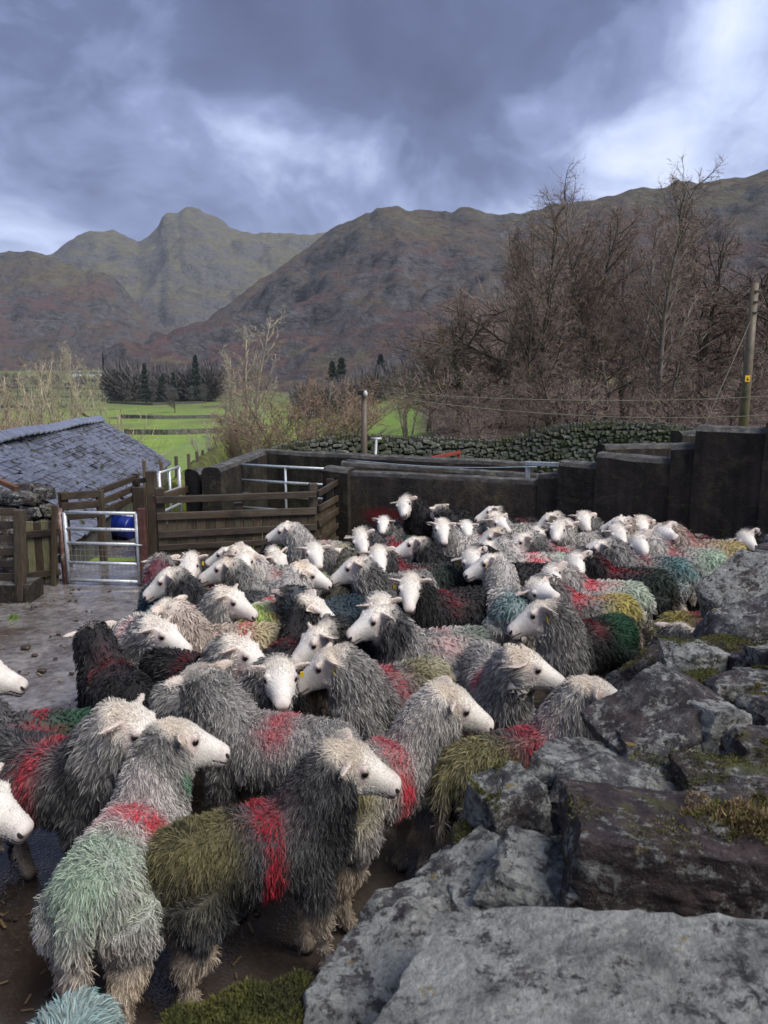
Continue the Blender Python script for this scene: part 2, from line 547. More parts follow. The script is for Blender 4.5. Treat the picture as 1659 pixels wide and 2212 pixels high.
def _concrete(T, p, o):
    q = pos(T)
    st = T.noise(T.vmath('MULTIPLY', q, (6, 6, .55)), 1.0, 6, .62)
    n1 = T.noise(q, 1.2, 5, .6)
    n2 = T.noise(q, 9, 7, .66)
    n3 = T.noise(q, 60, 4, .7)
    c = T.ramp(T.math('ADD', T.math('MULTIPLY', st, .5), T.math('MULTIPLY', n1, .5)),
               [(.36, (.006, .005, .0045)), (.47, (.015, .0122, .0112)), (.56, (.033, .0255, .0225)), (.68, (.072, .056, .048))])
    blot = T.noise(T.vmath('ADD', q, (2, 7, 3)), 3.2, 8, .72, .6)
    c = T.mix(T.maprange(blot, .52, .62, 0, .75), c, (.062, .050, .036))
    c = T.mix(T.maprange(n2, .56, .64, 0, .7), c, (.022, .020, .010))
    c = T.mix(T.maprange(T.noise(T.vmath('ADD', q, (5, 2, 9)), 7, 7, .7), .58, .66, 0, .8), c, (.060, .062, .020))
    c = T.mix(T.maprange(n3, .64, .74, 0, .6), c, (.16, .15, .13))
    # weathered top faces: grey cement with lichen
    nz = T.n('ShaderNodeSeparateXYZ', i_0=T.n('ShaderNodeNewGeometry').outputs['True Normal']).outputs[2]
    top = T.ramp(n2, [(.32, (.026, .026, .023)), (.5, (.085, .083, .078)), (.7, (.18, .175, .165))])
    c = T.mix(T.maprange(nz, .35, .8), c, top)
    T.set(p.inputs['Base Color'], c)
    T.set(p.inputs['Roughness'], T.maprange(n1, .3, .7, .65, .95))
    p.inputs['Specular IOR Level'].default_value = .25
    bump(T, p, T.math('ADD', T.math('ADD', n2, T.math('MULTIPLY', blot, .8)), T.math('MULTIPLY', n3, .4)), .9, .035)
M_CONC = material('stained_concrete', _concrete)
def _redpaint(T, p, o):
    q = pos(T)
    n = T.noise(q, 4, 6, .65)
    u = objco(T)
    d = T.vmath('LENGTH', T.vmath('MULTIPLY', u, (2.2, 1, 5.0)))
    d = d.node.outputs['Value']
    a = T.math('MULTIPLY', T.maprange(T.math('ADD', d, T.math('MULTIPLY', n, .8)), 1.15, .55), .75)
    p.inputs['Base Color'].default_value = (.20, .012, .014, 1)
    p.inputs['Roughness'].default_value = .7
    T.set(p.inputs['Alpha'], a)
M_REDSMEAR = material('raddle_smear', _redpaint)

def _wood(dark, light, green, name):
    def b(T, p, o):
        q = objco(T)
        r = rnd(T)
        off = T.n('ShaderNodeCombineXYZ', i_0=T.math('MULTIPLY', r, 53.0), i_1=T.math('MULTIPLY', r, 17.0), i_2=T.math('MULTIPLY', r, 29.0))
        g = T.noise(T.vmath('ADD', T.vmath('MULTIPLY', q, (7, 150, 150)), off), 1.0, 6, .65, .4)
        n = T.noise(T.vmath('ADD', q, off), 6, 5, .6)
        c = T.mix(T.maprange(g, .32, .70), dark, light)
        c = T.mix(T.maprange(n, .50, .64, 0, green), c, (.085, .082, .045))
        c = T.mix(T.maprange(T.noise(T.vmath('ADD', q, off), 2.2, 4, .6), .54, .66, 0, .65), c, tuple(x * .45 for x in dark))
        c = T.mix(1.0, c, T.ramp(r, [(0, .7), (1, 1.25)]), 'MULTIPLY')
        T.set(p.inputs['Base Color'], c)
        T.set(p.inputs['Roughness'], T.maprange(n, .3, .7, .38, .75))
        bump(T, p, g, .3, .004)
    return material(name, b)
M_WOOD = _wood((.018, .012, .008), (.085, .060, .038), .20, 'wet_timber')
M_PLANK = _wood((.022, .016, .009), (.13, .095, .055), .5, 'weathered_plank')
M_PALEPLANK = _wood((.07, .065, .03), (.24, .225, .12), .5, 'algae_pale_plank')
M_ORANGEWOOD = _wood((.10, .045, .02), (.25, .12, .06), .0, 'new_timber')
M_POLE = _wood((.055, .040, .026), (.16, .12, .08), .3, 'pole_timber')

def _galv(T, p, o):
    q = objco(T)
    v = T.n('ShaderNodeTexVoronoi', i_Vector=q, i_Scale=28.0)
    n = T.noise(q, 9, 6, .7)
    c = T.mix(v.outputs['Distance'], (.36, .38, .40), (.60, .62, .64))
    c = T.mix(T.maprange(n, .56, .68, 0, .7), c, (.17, .15, .12))
    T.set(p.inputs['Base Color'], c)
    p.inputs['Metallic'].default_value = .35
    p.inputs['Roughness'].default_value = .42
M_GALV = material('galvanised_steel', _galv)
def _rust(T, p, o):
    q = objco(T)
    n = T.noise(q, 12, 6, .7)
    T.set(p.inputs['Base Color'], T.ramp(n, [(.3, (.03, .014, .011)), (.5, (.075, .026, .020)), (.7, (.12, .055, .04))]))
    p.inputs['Roughness'].default_value = .65
    bump(T, p, n, .5, .004)
M_RUST = material('rusty_steel', _rust)
def _rustpipe(T, p, o):
    q = objco(T)
    n = T.noise(q, 9, 6, .7)
    T.set(p.inputs['Base Color'], T.ramp(n, [(.35, (.07, .025, .02)), (.5, (.14, .07, .055)), (.62, (.30, .27, .25)), (.8, (.42, .40, .39))]))
    p.inputs['Roughness'].default_value = .55
M_RUSTPIPE = material('flaking_pipe_paint', _rustpipe)
M_REDSTEEL = simple('red_oxide_paint', (.22, .03, .02), .5)
M_WIRE = simple('wire', (.28, .28, .27), .5, .5)
M_CABLE = simple('cable', (.10, .095, .07), .6)
M_ROPE = simple('blue_rope', (.25, .32, .38), .8)
M_BLUEPL = simple('blue_plastic', (.006, .018, .16), .35, 0, .3, 6)
M_WHITEPL = simple('white_plastic', (.55, .54, .50), .5, 0, .2, 6)
M_REDPL = simple('red_plastic', (.55, .02, .04), .45)
M_YSIGN = simple('yellow_sign', (.75, .42, .02), .5)
M_BLACK = simple('black_fitting', (.015, .015, .015), .5)
M_WHITEWASH = simple('whitewash', (.78, .78, .76), .8, 0, .08, 1)
M_ROOFFAR = simple('far_slate', (.07, .075, .09), .7)
M_GLASSFAR = simple('dark_pane', (.02, .024, .03), .15)

def _slate(T, p, o):
    q = pos(T)
    r = rnd(T)
    n = T.noise(q, 16, 5, .6)
    c = T.mix(T.maprange(n, .3, .7), (.050, .055, .072), (.17, .18, .22))
    vo = T.n('ShaderNodeTexVoronoi', i_Vector=q, i_Scale=6.0)
    per = T.n('ShaderNodeSeparateColor', i_0=vo.outputs['Color']).outputs[0]
    c = T.mix(1.0, c, T.ramp(T.math('MULTIPLY', T.math('ADD', r, per), .5), [(0, .55), (1, 1.35)]), 'MULTIPLY')
    c = T.mix(T.maprange(T.noise(q, 5, 5, .6), .62, .68, 0, .8), c, (.045, .047, .02))
    T.set(p.inputs['Base Color'], c)
    T.set(p.inputs['Roughness'], T.maprange(T.noise(q, 2.5, 5, .6), .35, .65, .16, .42))
    p.inputs['Specular IOR Level'].default_value = .7
    bump(T, p, n, .25, .006)
M_SLATE = material('wet_slate', _slate)

M_RIDGE = simple('ridge_slate', (.15, .16, .21), .22, 0, .3, 5)
def bark(name, a, b, moss=.3):
    def f(T, p, o):
        q = pos(T)
        n = T.noise(T.vmath('MULTIPLY', q, (1, 1, .3)), 9, 5, .6)
        c = T.mix(T.maprange(n, .35, .65), a, b)
        c = T.mix(T.maprange(T.noise(q, 1.2, 4), .5, .62, 0, moss), c, (.06, .065, .025))
        T.set(p.inputs['Base Color'], c)
        p.inputs['Roughness'].default_value = .85
        bump(T, p, n, .6, .02)
    return material(name, f)
M_BARK = bark('alder_bark', (.08, .066, .056), (.27, .23, .19))
M_BARKP = bark('pale_bark', (.22, .185, .13), (.52, .45, .33), .15)
M_BARKD = bark('oak_bark', (.030, .025, .020), (.115, .095, .075), .5)
def twigmat(name, a, b):
    def f(T, p, o):
        n = T.noise(pos(T), .55, 3)
        T.set(p.inputs['Base Color'], T.mix(T.maprange(n, .35, .65), a, b))
        p.inputs['Roughness'].default_value = .8
    return material(name, f)
M_TWIG = twigmat('purple_brown_twigs', (.155, .108, .088), (.30, .215, .172))
M_TWIGP = twigmat('straw_twigs', (.33, .255, .155), (.52, .42, .28))
M_TWIGR = twigmat('reddish_twigs', (.20, .12, .085), (.33, .22, .15))
M_TWIGG = twigmat('lichen_grey_twigs', (.34, .31, .21), (.52, .48, .35))
M_TWIGFAR = twigmat('far_twigs', (.09, .083, .083), (.15, .135, .128))
M_CONIFER = twigmat('conifer_needles', (.025, .045, .035), (.05, .075, .05))
M_IVY = twigmat('ivy', (.012, .026, .008), (.03, .05, .016))
def _moss(T, p, o):
    n = T.noise(pos(T), 7, 4)
    T.set(p.inputs['Base Color'], T.ramp(n, [(.3, (.028, .028, .006)), (.46, (.058, .062, .010)), (.58, (.10, .095, .018)), (.72, (.085, .050, .020))]))
    p.inputs['Roughness'].default_value = .9
M_MOSS = material('moss', _moss)
def _mossd(T, p, o):
    n = T.noise(pos(T), 5, 4)
    T.set(p.inputs['Base Color'], T.ramp(n, [(.3, (.03, .032, .006)), (.5, (.065, .072, .012)), (.7, (.12, .14, .02))]))
    p.inputs['Roughness'].default_value = .9
M_MOSSD = material('dark_moss', _mossd)
M_GRASS = twigmat('grass_blades', (.10, .19, .02), (.16, .27, .045))
M_STRAW = twigmat('dead_grass', (.16, .10, .045), (.24, .17, .08))
# ================================================================== terrain
def ground_z(x, y):
    x = np.asarray(x, float)
    y = np.asarray(y, float)
    dx = np.maximum(np.maximum(-5.0 - x, x - 9.0), 0)
    dy = np.maximum(np.maximum(-9.0 - y, y - 15.0), 0)
    d = np.hypot(dx, dy)
    s = sstep(0, 85, d)
    valley = -8.6 + 50.0 * sstep(0, 1, np.clip((y - 240) / 1300.0, 0, 1)) * 1.0
    right = .012 * np.clip(y - 15, 0, 400) + .0008 * np.clip(y - 60, 0, 300) ** 1.5
    az = x / np.maximum(y + 8, 4)
    side = sstep(-.10, .12, az)
    bumpz = fbm(np.stack([x * .02, y * .02, 0 * x], -1).reshape(-1, 3), 3, 5).reshape(x.shape) * .5 * sstep(10, 80, d)
    z = s * (valley * (1 - side)) + right * side * sstep(0, 30, d) + bumpz
    # lane that drops behind the little gate
    lane = sstep(-2.3, -3.0, x) * sstep(8.6, 13.0, y) * sstep(60, 20, y)
    return z - .75 * lane - .012
def gz(x, y):
    return float(ground_z(np.array([x]), np.array([y]))[0])
def warp(n, lim, near):
    u = np.linspace(-1, 1, n)
    k = math.asinh(lim / near)
    return near * np.sinh(u * k)
gx = warp(180, 3800, 7.0)
gy = warp(240, 3800, 7.0)
gy = gy[gy > -400]
GX, GY = np.meshgrid(gx, gy)
GZ = ground_z(GX, GY)
nx, ny = len(gx), len(gy)
idx = np.arange(nx * ny).reshape(ny, nx)
quads = np.stack([idx[:-1, :-1], idx[:-1, 1:], idx[1:, 1:], idx[1:, :-1]], -1).reshape(-1, 4)
tag(link('ground', mesh_np('ground', np.stack([GX, GY, GZ], -1).reshape(-1, 3), quads, M_GROUND, True)), kind='structure')

# wet farmyard surface inside the walls, continuing through the little gate
def sheet(name, xs, ys, zf, mat):
    X, Y = np.meshgrid(xs, ys)
    Z = zf(X, Y)
    i = np.arange(len(xs) * len(ys)).reshape(len(ys), len(xs))
    q = np.stack([i[:-1, :-1], i[:-1, 1:], i[1:, 1:], i[1:, :-1]], -1).reshape(-1, 4)
    return link(name, mesh_np(name, np.stack([X, Y, Z], -1).reshape(-1, 3), q, mat, True))
def yz(X, Y):
    n = fbm(np.stack([X * 1.1, Y * 1.1, 0 * X], -1).reshape(-1, 3), 4, 3).reshape(X.shape)
    return np.minimum(n * .010 - .004, .004)
tag(sheet('yard', np.linspace(-9, 6.0, 100), np.linspace(-6, 9.2, 110), yz, M_YARD), kind='structure')
tag(sheet('lane', np.linspace(-10, -2.45, 60), np.linspace(9.2, 16, 60), lambda X, Y: ground_z(X, Y) + .012, M_YARD), kind='structure')

# ------------------------------------------------------------------ fells
def interp(pl, x):
    pl = sorted(pl)
    return np.interp(x, [p[0] for p in pl], [p[1] for p in pl])
def elev(px, py):
    """tangent of elevation and azimuth slope for a pixel"""
    d = ray(px, py)
    return d.z / d.y, d.x / d.y
def fell(name, skyline, Dr, Db, ybase, seed, amp, ncol=300, nrow=110, gam=1.0, craggy=1.0):
    p0, p1 = skyline[0][0], skyline[-1][0]
    cols = np.linspace(p0, p1, ncol)
    sky_y = interp(skyline, cols) 
    V = np.zeros((nrow, ncol, 3))
    ts = np.concatenate([np.linspace(0, 1, nrow - 14), 1 + np.linspace(.02, .55, 14)])
    for j, c in enumerate(cols):
        er, ax = elev(c, sky_y[j])
        eb, axb = elev(c, float(interp(ybase, c)))
        dr = float(interp(Dr, c))
        db = float(interp(Db, c))
        r = db + (dr - db) * ts
        zr = er * dr
        e = eb + (er - eb) * np.clip(ts, 0, 1) ** gam
        z = e * r
        back = ts > 1
        z[back] = zr - (ts[back] - 1) * (dr - db) * .55
        V[:, j, 0] = ax * r
        V[:, j, 1] = r
        V[:, j, 2] = H + z
    P = V.reshape(-1, 3)
    tt = np.repeat(ts, ncol)
    f1 = fbm(P * np.array((1, 1, .6)) / (amp * 9), 5, seed)
    ridged = 1 - np.abs(fbm(P * np.array((1, 1, .35)) / (amp * 5.5), 5, seed + 50)) * 2.2
    crag = np.clip(fbm(P / (amp * 3.0), 4, seed + 90) * 2.0, -1, 1)
    env = np.clip(np.minimum(tt * 4, (1 - tt) * 5), 0, 1)
    dz = amp * (f1 * 1.7 + .75 * (ridged - .45) + craggy * .42 * np.sign(crag) * np.abs(crag) ** .5) * env
    rough = amp * .26 * fbm(P / (amp * .9), 3, seed + 7) * (np.clip(tt * 4, 0, 1))
    P[:, 2] += dz + rough
    P[:, 1] += amp * .8 * fbm(P / (amp * 4), 3, seed + 31) * env
    i = np.arange(nrow * ncol).reshape(nrow, ncol)
    q = np.stack([i[:-1, :-1], i[:-1, 1:], i[1:, 1:], i[1:, :-1]], -1).reshape(-1, 4)
    o = link(name, mesh_np(name, P, q, M_FELL, True))
    return tag(o, kind='structure')
pikes = [(-420, 560), (-150, 556), (0, 560), (60, 556), (112, 547), (140, 528), (165, 510), (190, 500), (205, 497), (225, 499), (245, 498), (262, 505), (280, 516),
         (297, 523), (318, 512), (338, 494), (344, 487), (350, 472), (358, 464), (372, 461), (385, 457), (392, 450), (400, 448), (415, 452), (432, 452), (440, 459),
         (455, 464), (474, 473), (488, 481), (497, 489), (510, 494), (530, 500), (556, 505), (575, 503), (582, 500), (592, 503), (606, 504), (640, 505), (690, 503),
         (740, 500), (800, 500), (950, 510)]
fell('mountain', pikes, [(-420, 3000), (400, 3300), (950, 3600)], [(-420, 1700), (950, 1900)], [(-420, 800), (0, 800), (500, 800), (950, 780)], 11, 60, 330, 125, .9)
spur = [(-420, 520), (-150, 530), (-40, 545), (0, 547), (35, 544), (62, 541), (88, 546), (112, 556), (140, 567), (160, 570), (185, 585), (200, 582), (225, 590), (250, 604),
        (268, 628), (300, 660), (330, 690), (370, 735), (420, 785), (470, 815)]
fell('hill', spur, [(-420, 1700), (470, 1500)], [(-420, 1050), (470, 1150)], [(-420, 815), (0, 812), (470, 822)], 23, 36, 260, 130, .85)
mid = [(225, 800), (260, 785), (330, 745), (400, 706), (440, 690), (500, 650), (545, 618), (560, 607), (600, 580), (650, 545), (700, 507), (725, 492), (755, 474),
       (770, 466), (800, 462), (812, 452), (835, 447), (858, 447), (880, 455), (910, 457), (940, 459), (975, 461), (995, 453), (1020, 449), (1045, 455), (1070, 462),
       (1100, 464), (1160, 452), (1260, 432), (1330, 420), (1400, 405), (1440, 402), (1460, 394), (1475, 398), (1520, 396), (1560, 390), (1590, 386), (1610, 384),
       (1659, 365), (1750, 340), (1950, 320), (2300, 330)]
fell('fell', mid, [(225, 1050), (700, 1300), (1100, 1150), (2300, 900)], [(225, 700), (600, 560), (900, 420), (2300, 300)],
     [(225, 838), (500, 856), (800, 868), (1100, 872), (2300, 860)], 37, 30, 400, 165, .95, 1.3)
# ================================================================== walls, fences, gates, shed
rs = random.Random(5)
def wall_run(mb, A, B, h0, h1, th, z0=-.35, n=None, wob=.012, seed=0, cap=.06):
    """rendered wall from A to B (plan), top height h0 -> h1, with a rounded cement coping"""
    A, B = np.array(A, float), np.array(B, float)
    L = np.linalg.norm(B - A)
    n = n or max(4, int(L / .12))
    t = (B - A) / L
    nn = np.array((-t[1], t[0]))
    prof = [(-.5, z0), (-.5, 'm'), (-.5, -cap), (-.38, -cap * .25), (-.15, 0), (.15, 0), (.38, -cap * .25), (.5, -cap), (.5, 'm'), (.5, z0)]
    k = len(prof)
    V = []
    for i in range(n + 1):
        s = i / n
        c = A + (B - A) * s
        ht = h0 + (h1 - h0) * s
        for (o, z) in prof:
            zz = ht + z if (z not in (z0, 'm')) else (z0 if z == z0 else ht * .5)
            p = c + nn * o * th
            V.append((p[0], p[1], zz))
    V = np.array(V)
    q = V * 3.1
    V[:, 0] += wob * fbm(q, 3, seed + 1) * 1.0
    V[:, 1] += wob * fbm(q, 3, seed + 2) * 1.0
    top = V[:, 2] > 0.2
    V[top, 2] += wob * 1.3 * fbm(V[top] * 4.0, 3, seed + 3)
    f = []
    for i in range(n):
        for j in range(k - 1):
            a = i * k + j
            f.append((a, a + k, a + k + 1, a + 1))
    mb.add(V, np.array(f))
    for e, rev in ((0, False), (n, True)):
        ring = list(range(e * k, e * k + k))
        c = V[ring].mean(0)
        mb.add(np.concatenate([V[ring], c[None]]), np.array([(j, (j + 1) % k, k) if not rev else ((j + 1) % k, j, k) for j in range(k)]))
def P2(px, py, z):
    v = at_z(px, py, z)
    return (v.x, v.y)

# --- front wall of the folds, then the stepped wall to the right
WA, WB = (-.60, 9.62), (1.93, 8.72)
fw = thing('concrete_wall', 'low black-stained concrete wall along the back of the flock, red smear near its left end', 'wall', (0, 0, 0))
m = MB(); wall_run(m, (WA[0] - .02, WA[1] + .12), (WB[0], WB[1] + .12), 1.15, 1.13, .24, seed=3); m.build('wall_face', M_CONC, fw, 'auto')
m = MB(); wall_run(m, (-.73, 9.78), (-.40, 9.62), 1.20, 1.18, .34, seed=9); m.build('end_pillar', M_CONC, fw, 'auto')
sm = bpy.data.meshes.new('raddle_smear')
smo = link('raddle_smear', mesh_np('raddle_smear', np.array([(-.9, 0, -.3), (.9, 0, -.3), (.9, 0, .3), (-.9, 0, .3)]), np.array([(0, 1, 2, 3)]), M_REDSMEAR), fw)
dirw_ = Vector((WB[0] - WA[0], WB[1] - WA[1], 0)).normalized()
pa = Vector((WA[0], WA[1], 0)) + dirw_ * .62
smo.location = (pa.x, pa.y - .022, .58)
smo.rotation_euler = (0, 0, math.atan2(dirw_.y, dirw_.x))

st = thing('stepped_concrete_wall', 'tall dark concrete wall rising in steps to the right of the flock', 'wall')
wl = [(1.88, 8.86), (4.6, 6.98)]
def onw(px, off=0.0):
    # plan point of the stepped wall under pixel column px (at height ~1.4)
    A, B = Vector(wl[0]), Vector(wl[1])
    d = ray(px, 1000)
    # solve A + s(B-A) with x/y = d.x/d.y
    k = d.x / d.y
    s = (k * A.y - A.x) / ((B.x - A.x) - k * (B.y - A.y))
    p = A + (B - A) * s
    return (p.x, p.y)
steps = [(1172, 1222, 1022, 1019, .26), (1216, 1302, 993, 1000, .28), (1298, 1462, 975, 990, .32), (1458, 1514, 957, 955, .36), (1506, 1665, 918, 924, .42), (1655, 2050, 900, 870, .46)]
for i, (a, b, ya, yb, th) in enumerate(steps):
    pA, pB = onw(a), onw(b)
    za = at_y(a, ya, pA[1]).z
    zb = at_y(b, yb, pB[1]).z
    m = MB()
    wall_run(m, pA, pB, za, zb, th, seed=20 + i * 5, wob=.02)
    m.build('wall_step', M_CONC, st, 'auto')

# --- fold walls behind
def pen_wall(label, a, b, h0, h1, th, seed):
    t_ = thing('fold_wall', label, 'wall', group=None)
    m = MB(); wall_run(m, a, b, h0, h1, th, seed=seed); m.build('wall_face', M_CONC, t_, 'auto')
    return t_
pen_wall('dark fold wall with grey coping just behind the low front wall', P2(740, 992, 1.22), P2(1165, 1016, 1.10), 1.2, 1.06, .24, 41)
pen_wall('far fold wall with pinkish coping below the mossy field wall', P2(560, 970, 1.25), P2(1150, 990, 1.25), 1.25, 1.2, .26, 47)
pen_wall('fold side wall running back on the left, behind the long silver gate', P2(455, 1003, 1.2), P2(566, 970, 1.25), 1.16, 1.25, .28, 53)
pen_wall('short stub of fold wall with rounded grey top beside the long silver gate', P2(414, 1014, 1.1), P2(476, 1008, 1.1), 1.1, 1.13, .34, 59)
pen_wall('narrow raised fold wall behind the stepped wall, mossy top', P2(1298, 960, 1.45), P2(1500, 957, 1.45), 1.45, 1.45, .3, 61)
pen_wall('small square fold pier with mossy cap beside the tall step', P2(1462, 930, 1.62), P2(1512, 930, 1.62), 1.62, 1.62, .45, 65)

# --- silver gates
def gate(name, label, A, B, h, z0, bars, uprights=(), mesh_from=None, group=None, r=.02):
    g = thing(name, label, 'gate', (A[0], A[1], 0))
    A3, B3 = np.array((A[0], A[1], 0.0)), np.array((B[0], B[1], 0.0))
    off = A3.copy()
    d = (B3 - A3) / np.linalg.norm(B3 - A3)
    up = np.array((0, 0, 1.0))
    z1 = z0 + h
    for P in (A3, B3):
        v, f = tube([P + up * z0, P + up * z1], r * 1.25, 8)
        MB().add(v, f).build('stile', M_GALV, g, True, off)
    for zb in bars:
        v, f = tube([A3 + up * zb + d * .0, B3 + up * zb], r, 8)
        MB().add(v, f).build('bar', M_GALV, g, True, off)
    for s in uprights:
        P = A3 + (B3 - A3) * s
        v, f = tube([P + up * z0, P + up * z1], r * .9, 8)
        MB().add(v, f).build('upright', M_GALV, g, True, off)
    if mesh_from:
        za, zb = mesh_from
        L = np.linalg.norm(B3 - A3)
        n = int(L / .05)
        for i in range(1, n):
            P = A3 + (B3 - A3) * (i / n)
            v, f = tube([P + up * za, P + up * zb], .0022, 4)
            MB().add(v, f).build('mesh_wire', M_WIRE, g, False, off)
        k = int((zb - za) / .065)
        for i in range(1, k):
            P = za + (zb - za) * i / k
            v, f = tube([A3 + up * P, B3 + up * P], .0022, 4)
            MB().add(v, f).build('mesh_wire', M_WIRE, g, False, off)
    return g
gA, gB = P2(150, 1262, .0), P2(303, 1266, .0)
zt = at_y(228, 1108, (gA[1] + gB[1]) / 2).z
gt = gate('small_gate', 'small galvanised gate with wire mesh in its lower half, by the timber fence', gA, gB, zt - .03, .03,
     [zt, at_y(228, 1142, gA[1]).z, at_y(228, 1173, gA[1]).z, at_y(228, 1215, gA[1]).z, .05], mesh_from=(.05, at_y(228, 1173, gA[1]).z))
gB3 = Vector((gB[0] - gA[0], gB[1] - gA[1], 0))
v, f = tube([(gB3.x - .14, gB3.y + .10, .40), (gB3.x - .08, gB3.y - .03, .48), (gB3.x + .06, gB3.y - .03, .48)], .008, 6)
MB().add(v, f).build('latch', M_GALV, gt, True)
qA, qB = P2(500, 1003, 1.12), P2(722, 1014, 1.12)
gate('long_gate', 'long five-bar galvanised gate closing the fold behind the timber fence', qA, qB, 1.0, .12, [1.12, .90, .70, .50, .32], (.54,))
v1, v2 = P2(343, 1022, 1.02), P2(386, 1004, 1.05)
gate('half_gate', 'short silver tubular gate at the lane end beside wire netting', v1, v2, .80, .22, [1.02, .70, .45, .25], (.5,), r=.022)

# --- posts of the small gate
v, f = tube([(gA[0] - .045, gA[1] + .01, -.1), (gA[0] - .06, gA[1] + .01, at_y(137, 1098, gA[1]).z)], .032, 10)
tag(MB().add(v, f).build('pipe_post', M_RUSTPIPE, None, True), 'flaking rusty pipe post that hangs the small mesh gate', 'post')
gb = Vector((gB[0] + .06, gB[1], 0))
tag(beam('gate_post', (gb.x, gb.y, -.1), (gb.x, gb.y, at_y(311, 1098, gB[1]).z), .075, .07, M_RUST, None, .006, (1, 0, 0)), 'square red-brown steel gate post at the latch of the small mesh gate', 'post')

# --- timber fence right of the small gate (rails over upright boards) and its return
fence = thing('timber_fence', 'dark timber stock fence with rails over upright boards, right of the small gate', 'fence')
fA, fB, fC = Vector((-2.555, 8.20, 0)), Vector((-.80, 8.62, 0)), Vector((-.62, 9.62, 0))
def fence_run(A, B, railz, nboards, topb, front, posts, rail_h=.074):
    d = (B - A).normalized()
    nrm = Vector((d.y, -d.x, 0)) * front          # towards the yard
    L = (B - A).length
    for k, z in enumerate(railz):
        e0, e1 = rs.uniform(-.012, .012), rs.uniform(-.012, .012)
        a = A + nrm * .028 + Vector((0, 0, z + e0))
        b = B + nrm * .028 + Vector((0, 0, z + e1))
        beam('rail', a, b, rail_h * rs.uniform(.9, 1.1), .034, M_WOOD, fence, .005, jit=.004)
    if nboards:
        wd = L / nboards
        for i in range(nboards):
            c = A + d * (wd * (i + .5)) - nrm * .006
            hgt = topb + rs.uniform(-.012, .012)
            beam('board', c + Vector((0, 0, .06)), c + Vector((0, 0, hgt)), wd * .955, .02, M_PLANK, fence, .003, (d.x, d.y, 0))
    for s, hh in posts:
        c = A + d * (L * s) - nrm * .07
        beam('post', c + Vector((0, 0, -.1)), c + Vector((0, 0, hh)), .10, .10, M_WOOD, fence, .008, (d.x, d.y, 0))
def zf(px, py, Y):
    return at_y(px, py, Y).z
fence_run(fA, fB, [zf(320, 1080, 8.2), zf(320, 1117, 8.2), zf(320, 1152, 8.2), zf(320, 1183, 8.2), zf(320, 1213, 8.2)], 17, zf(320, 1122, 8.2), 1,
          [(.02, 1.10), (.5, .9), (.985, 1.10)])
fence_run(fB, fC, [.99, .80, .62, .44, .27], 9, .78, 1, [(.95, 1.05)])

# --- boards left of the small gate
lp = thing('boarded_panel', 'old panel of mossy upright boards left of the small gate', 'fence panel')
Yp = gA[1] - .02
def lpt(px, py, Y=Yp):
    return at_y(px, py, Y)
bx = [53, 68, 84, 100, 116, 131]
for i in range(5):
    a, b = lpt((bx[i] + bx[i + 1]) / 2, 1290), lpt((bx[i] + bx[i + 1]) / 2, 1124 + (i * 7) % 5)
    wdt = (lpt(bx[i + 1], 1200) - lpt(bx[i], 1200)).x
    a.z = .02
    beam('board', a, (a.x, a.y, b.z), wdt * .96, .022, M_PALEPLANK if i in (1, 3) else M_PLANK, lp, .003, (1, 0, 0))
for y0, y1 in ((1154, 1147), (1243, 1234)):
    a, b = lpt(55, y0), lpt(133, y1)
    a.y -= .032; b.y -= .032
    beam('rail', a, b, .075, .034, M_WOOD, lp, .005)
a = lpt(121, 1290); b = lpt(121, 1090)
beam('post', (a.x, a.y - .036, -.05), (b.x, a.y - .036, b.z), .055, .05, M_PLANK, lp, .006, (1, 0, 0))
sf = thing('slatted_hurdle', 'slatted timber hurdle with a broad split post beside the concrete block', 'fence')
Ys = 7.55
for y in (1105, 1134, 1163, 1192, 1218, 1246):
    a, b = at_y(-160, y + 2, Ys + .1), at_y(34, y, Ys)
    beam('slat', a, b, .075, .028, M_WOOD, sf, .004, jit=.004)
a, b = at_y(41, 1100, Ys - .05), at_y(41, 1258, Ys - .05)
beam('post', (b.x, b.y, .0), (a.x, a.y, a.z), .10, .085, M_PLANK, sf, .01, (1, 0, 0), .006)
a = at_y(-140, 1100, Ys)
beam('post', (a.x, a.y + .08, .0), (a.x, a.y + .08, a.z), .10, .085, M_PLANK, sf, .01, (1, 0, 0), .006)
cb = thing('concrete_block', 'mossy concrete footing block below the slatted hurdle', 'block')
m = MB(); q0, q1 = at_z(-90, 1302, 0), at_z(68, 1300, 0)
wall_run(m, (q0.x, q0.y + .15), (q1.x, q1.y + .15), .215, .20, .32, z0=-.05, seed=71, cap=.02); m.build('block_body', M_CONC, cb, 'auto')

# --- fence behind the small gate, and the lane fence up to the half gate
lf = thing('lane_fence', 'dark rail fence beside the slate roof behind the small gate', 'fence')
Yl = 9.0
n0, n1, n2 = at_y(132, 1072, Yl), at_y(212, 1066, Yl + .1), at_y(291, 1036, Yl + 1.4)
for k, dz in enumerate((0, -.13, -.26)):
    beam('rail', n0 + Vector((0, 0, dz)), n1 + Vector((0, 0, dz)), .09, .034, M_WOOD, lf, .005, jit=.004)
for k, dz in enumerate((.02, -.12, -.25)):
    beam('rail', n1 + Vector((.0, .02, dz)), n2 + Vector((0, 0, dz)), .085, .034, M_WOOD, lf, .005, jit=.004)
for c, top, w_ in ((n0, .05, .1), (n1, .04, .085), (n2, .08, .09)):
    beam('post', (c.x, c.y + .05, gz(c.x, c.y) - .1), (c.x, c.y + .05, c.z + top), w_, .08, M_WOOD, lf, .008, (1, 0, 0))
c = at_y(326, 1017, 10.3)
beam('post', (c.x, c.y, gz(c.x, c.y) - .1), (c.x, c.y, c.z), .13, .11, M_WOOD, lf, .01, (1, 0, 0))
c = at_y(299, 1052, 10.2)
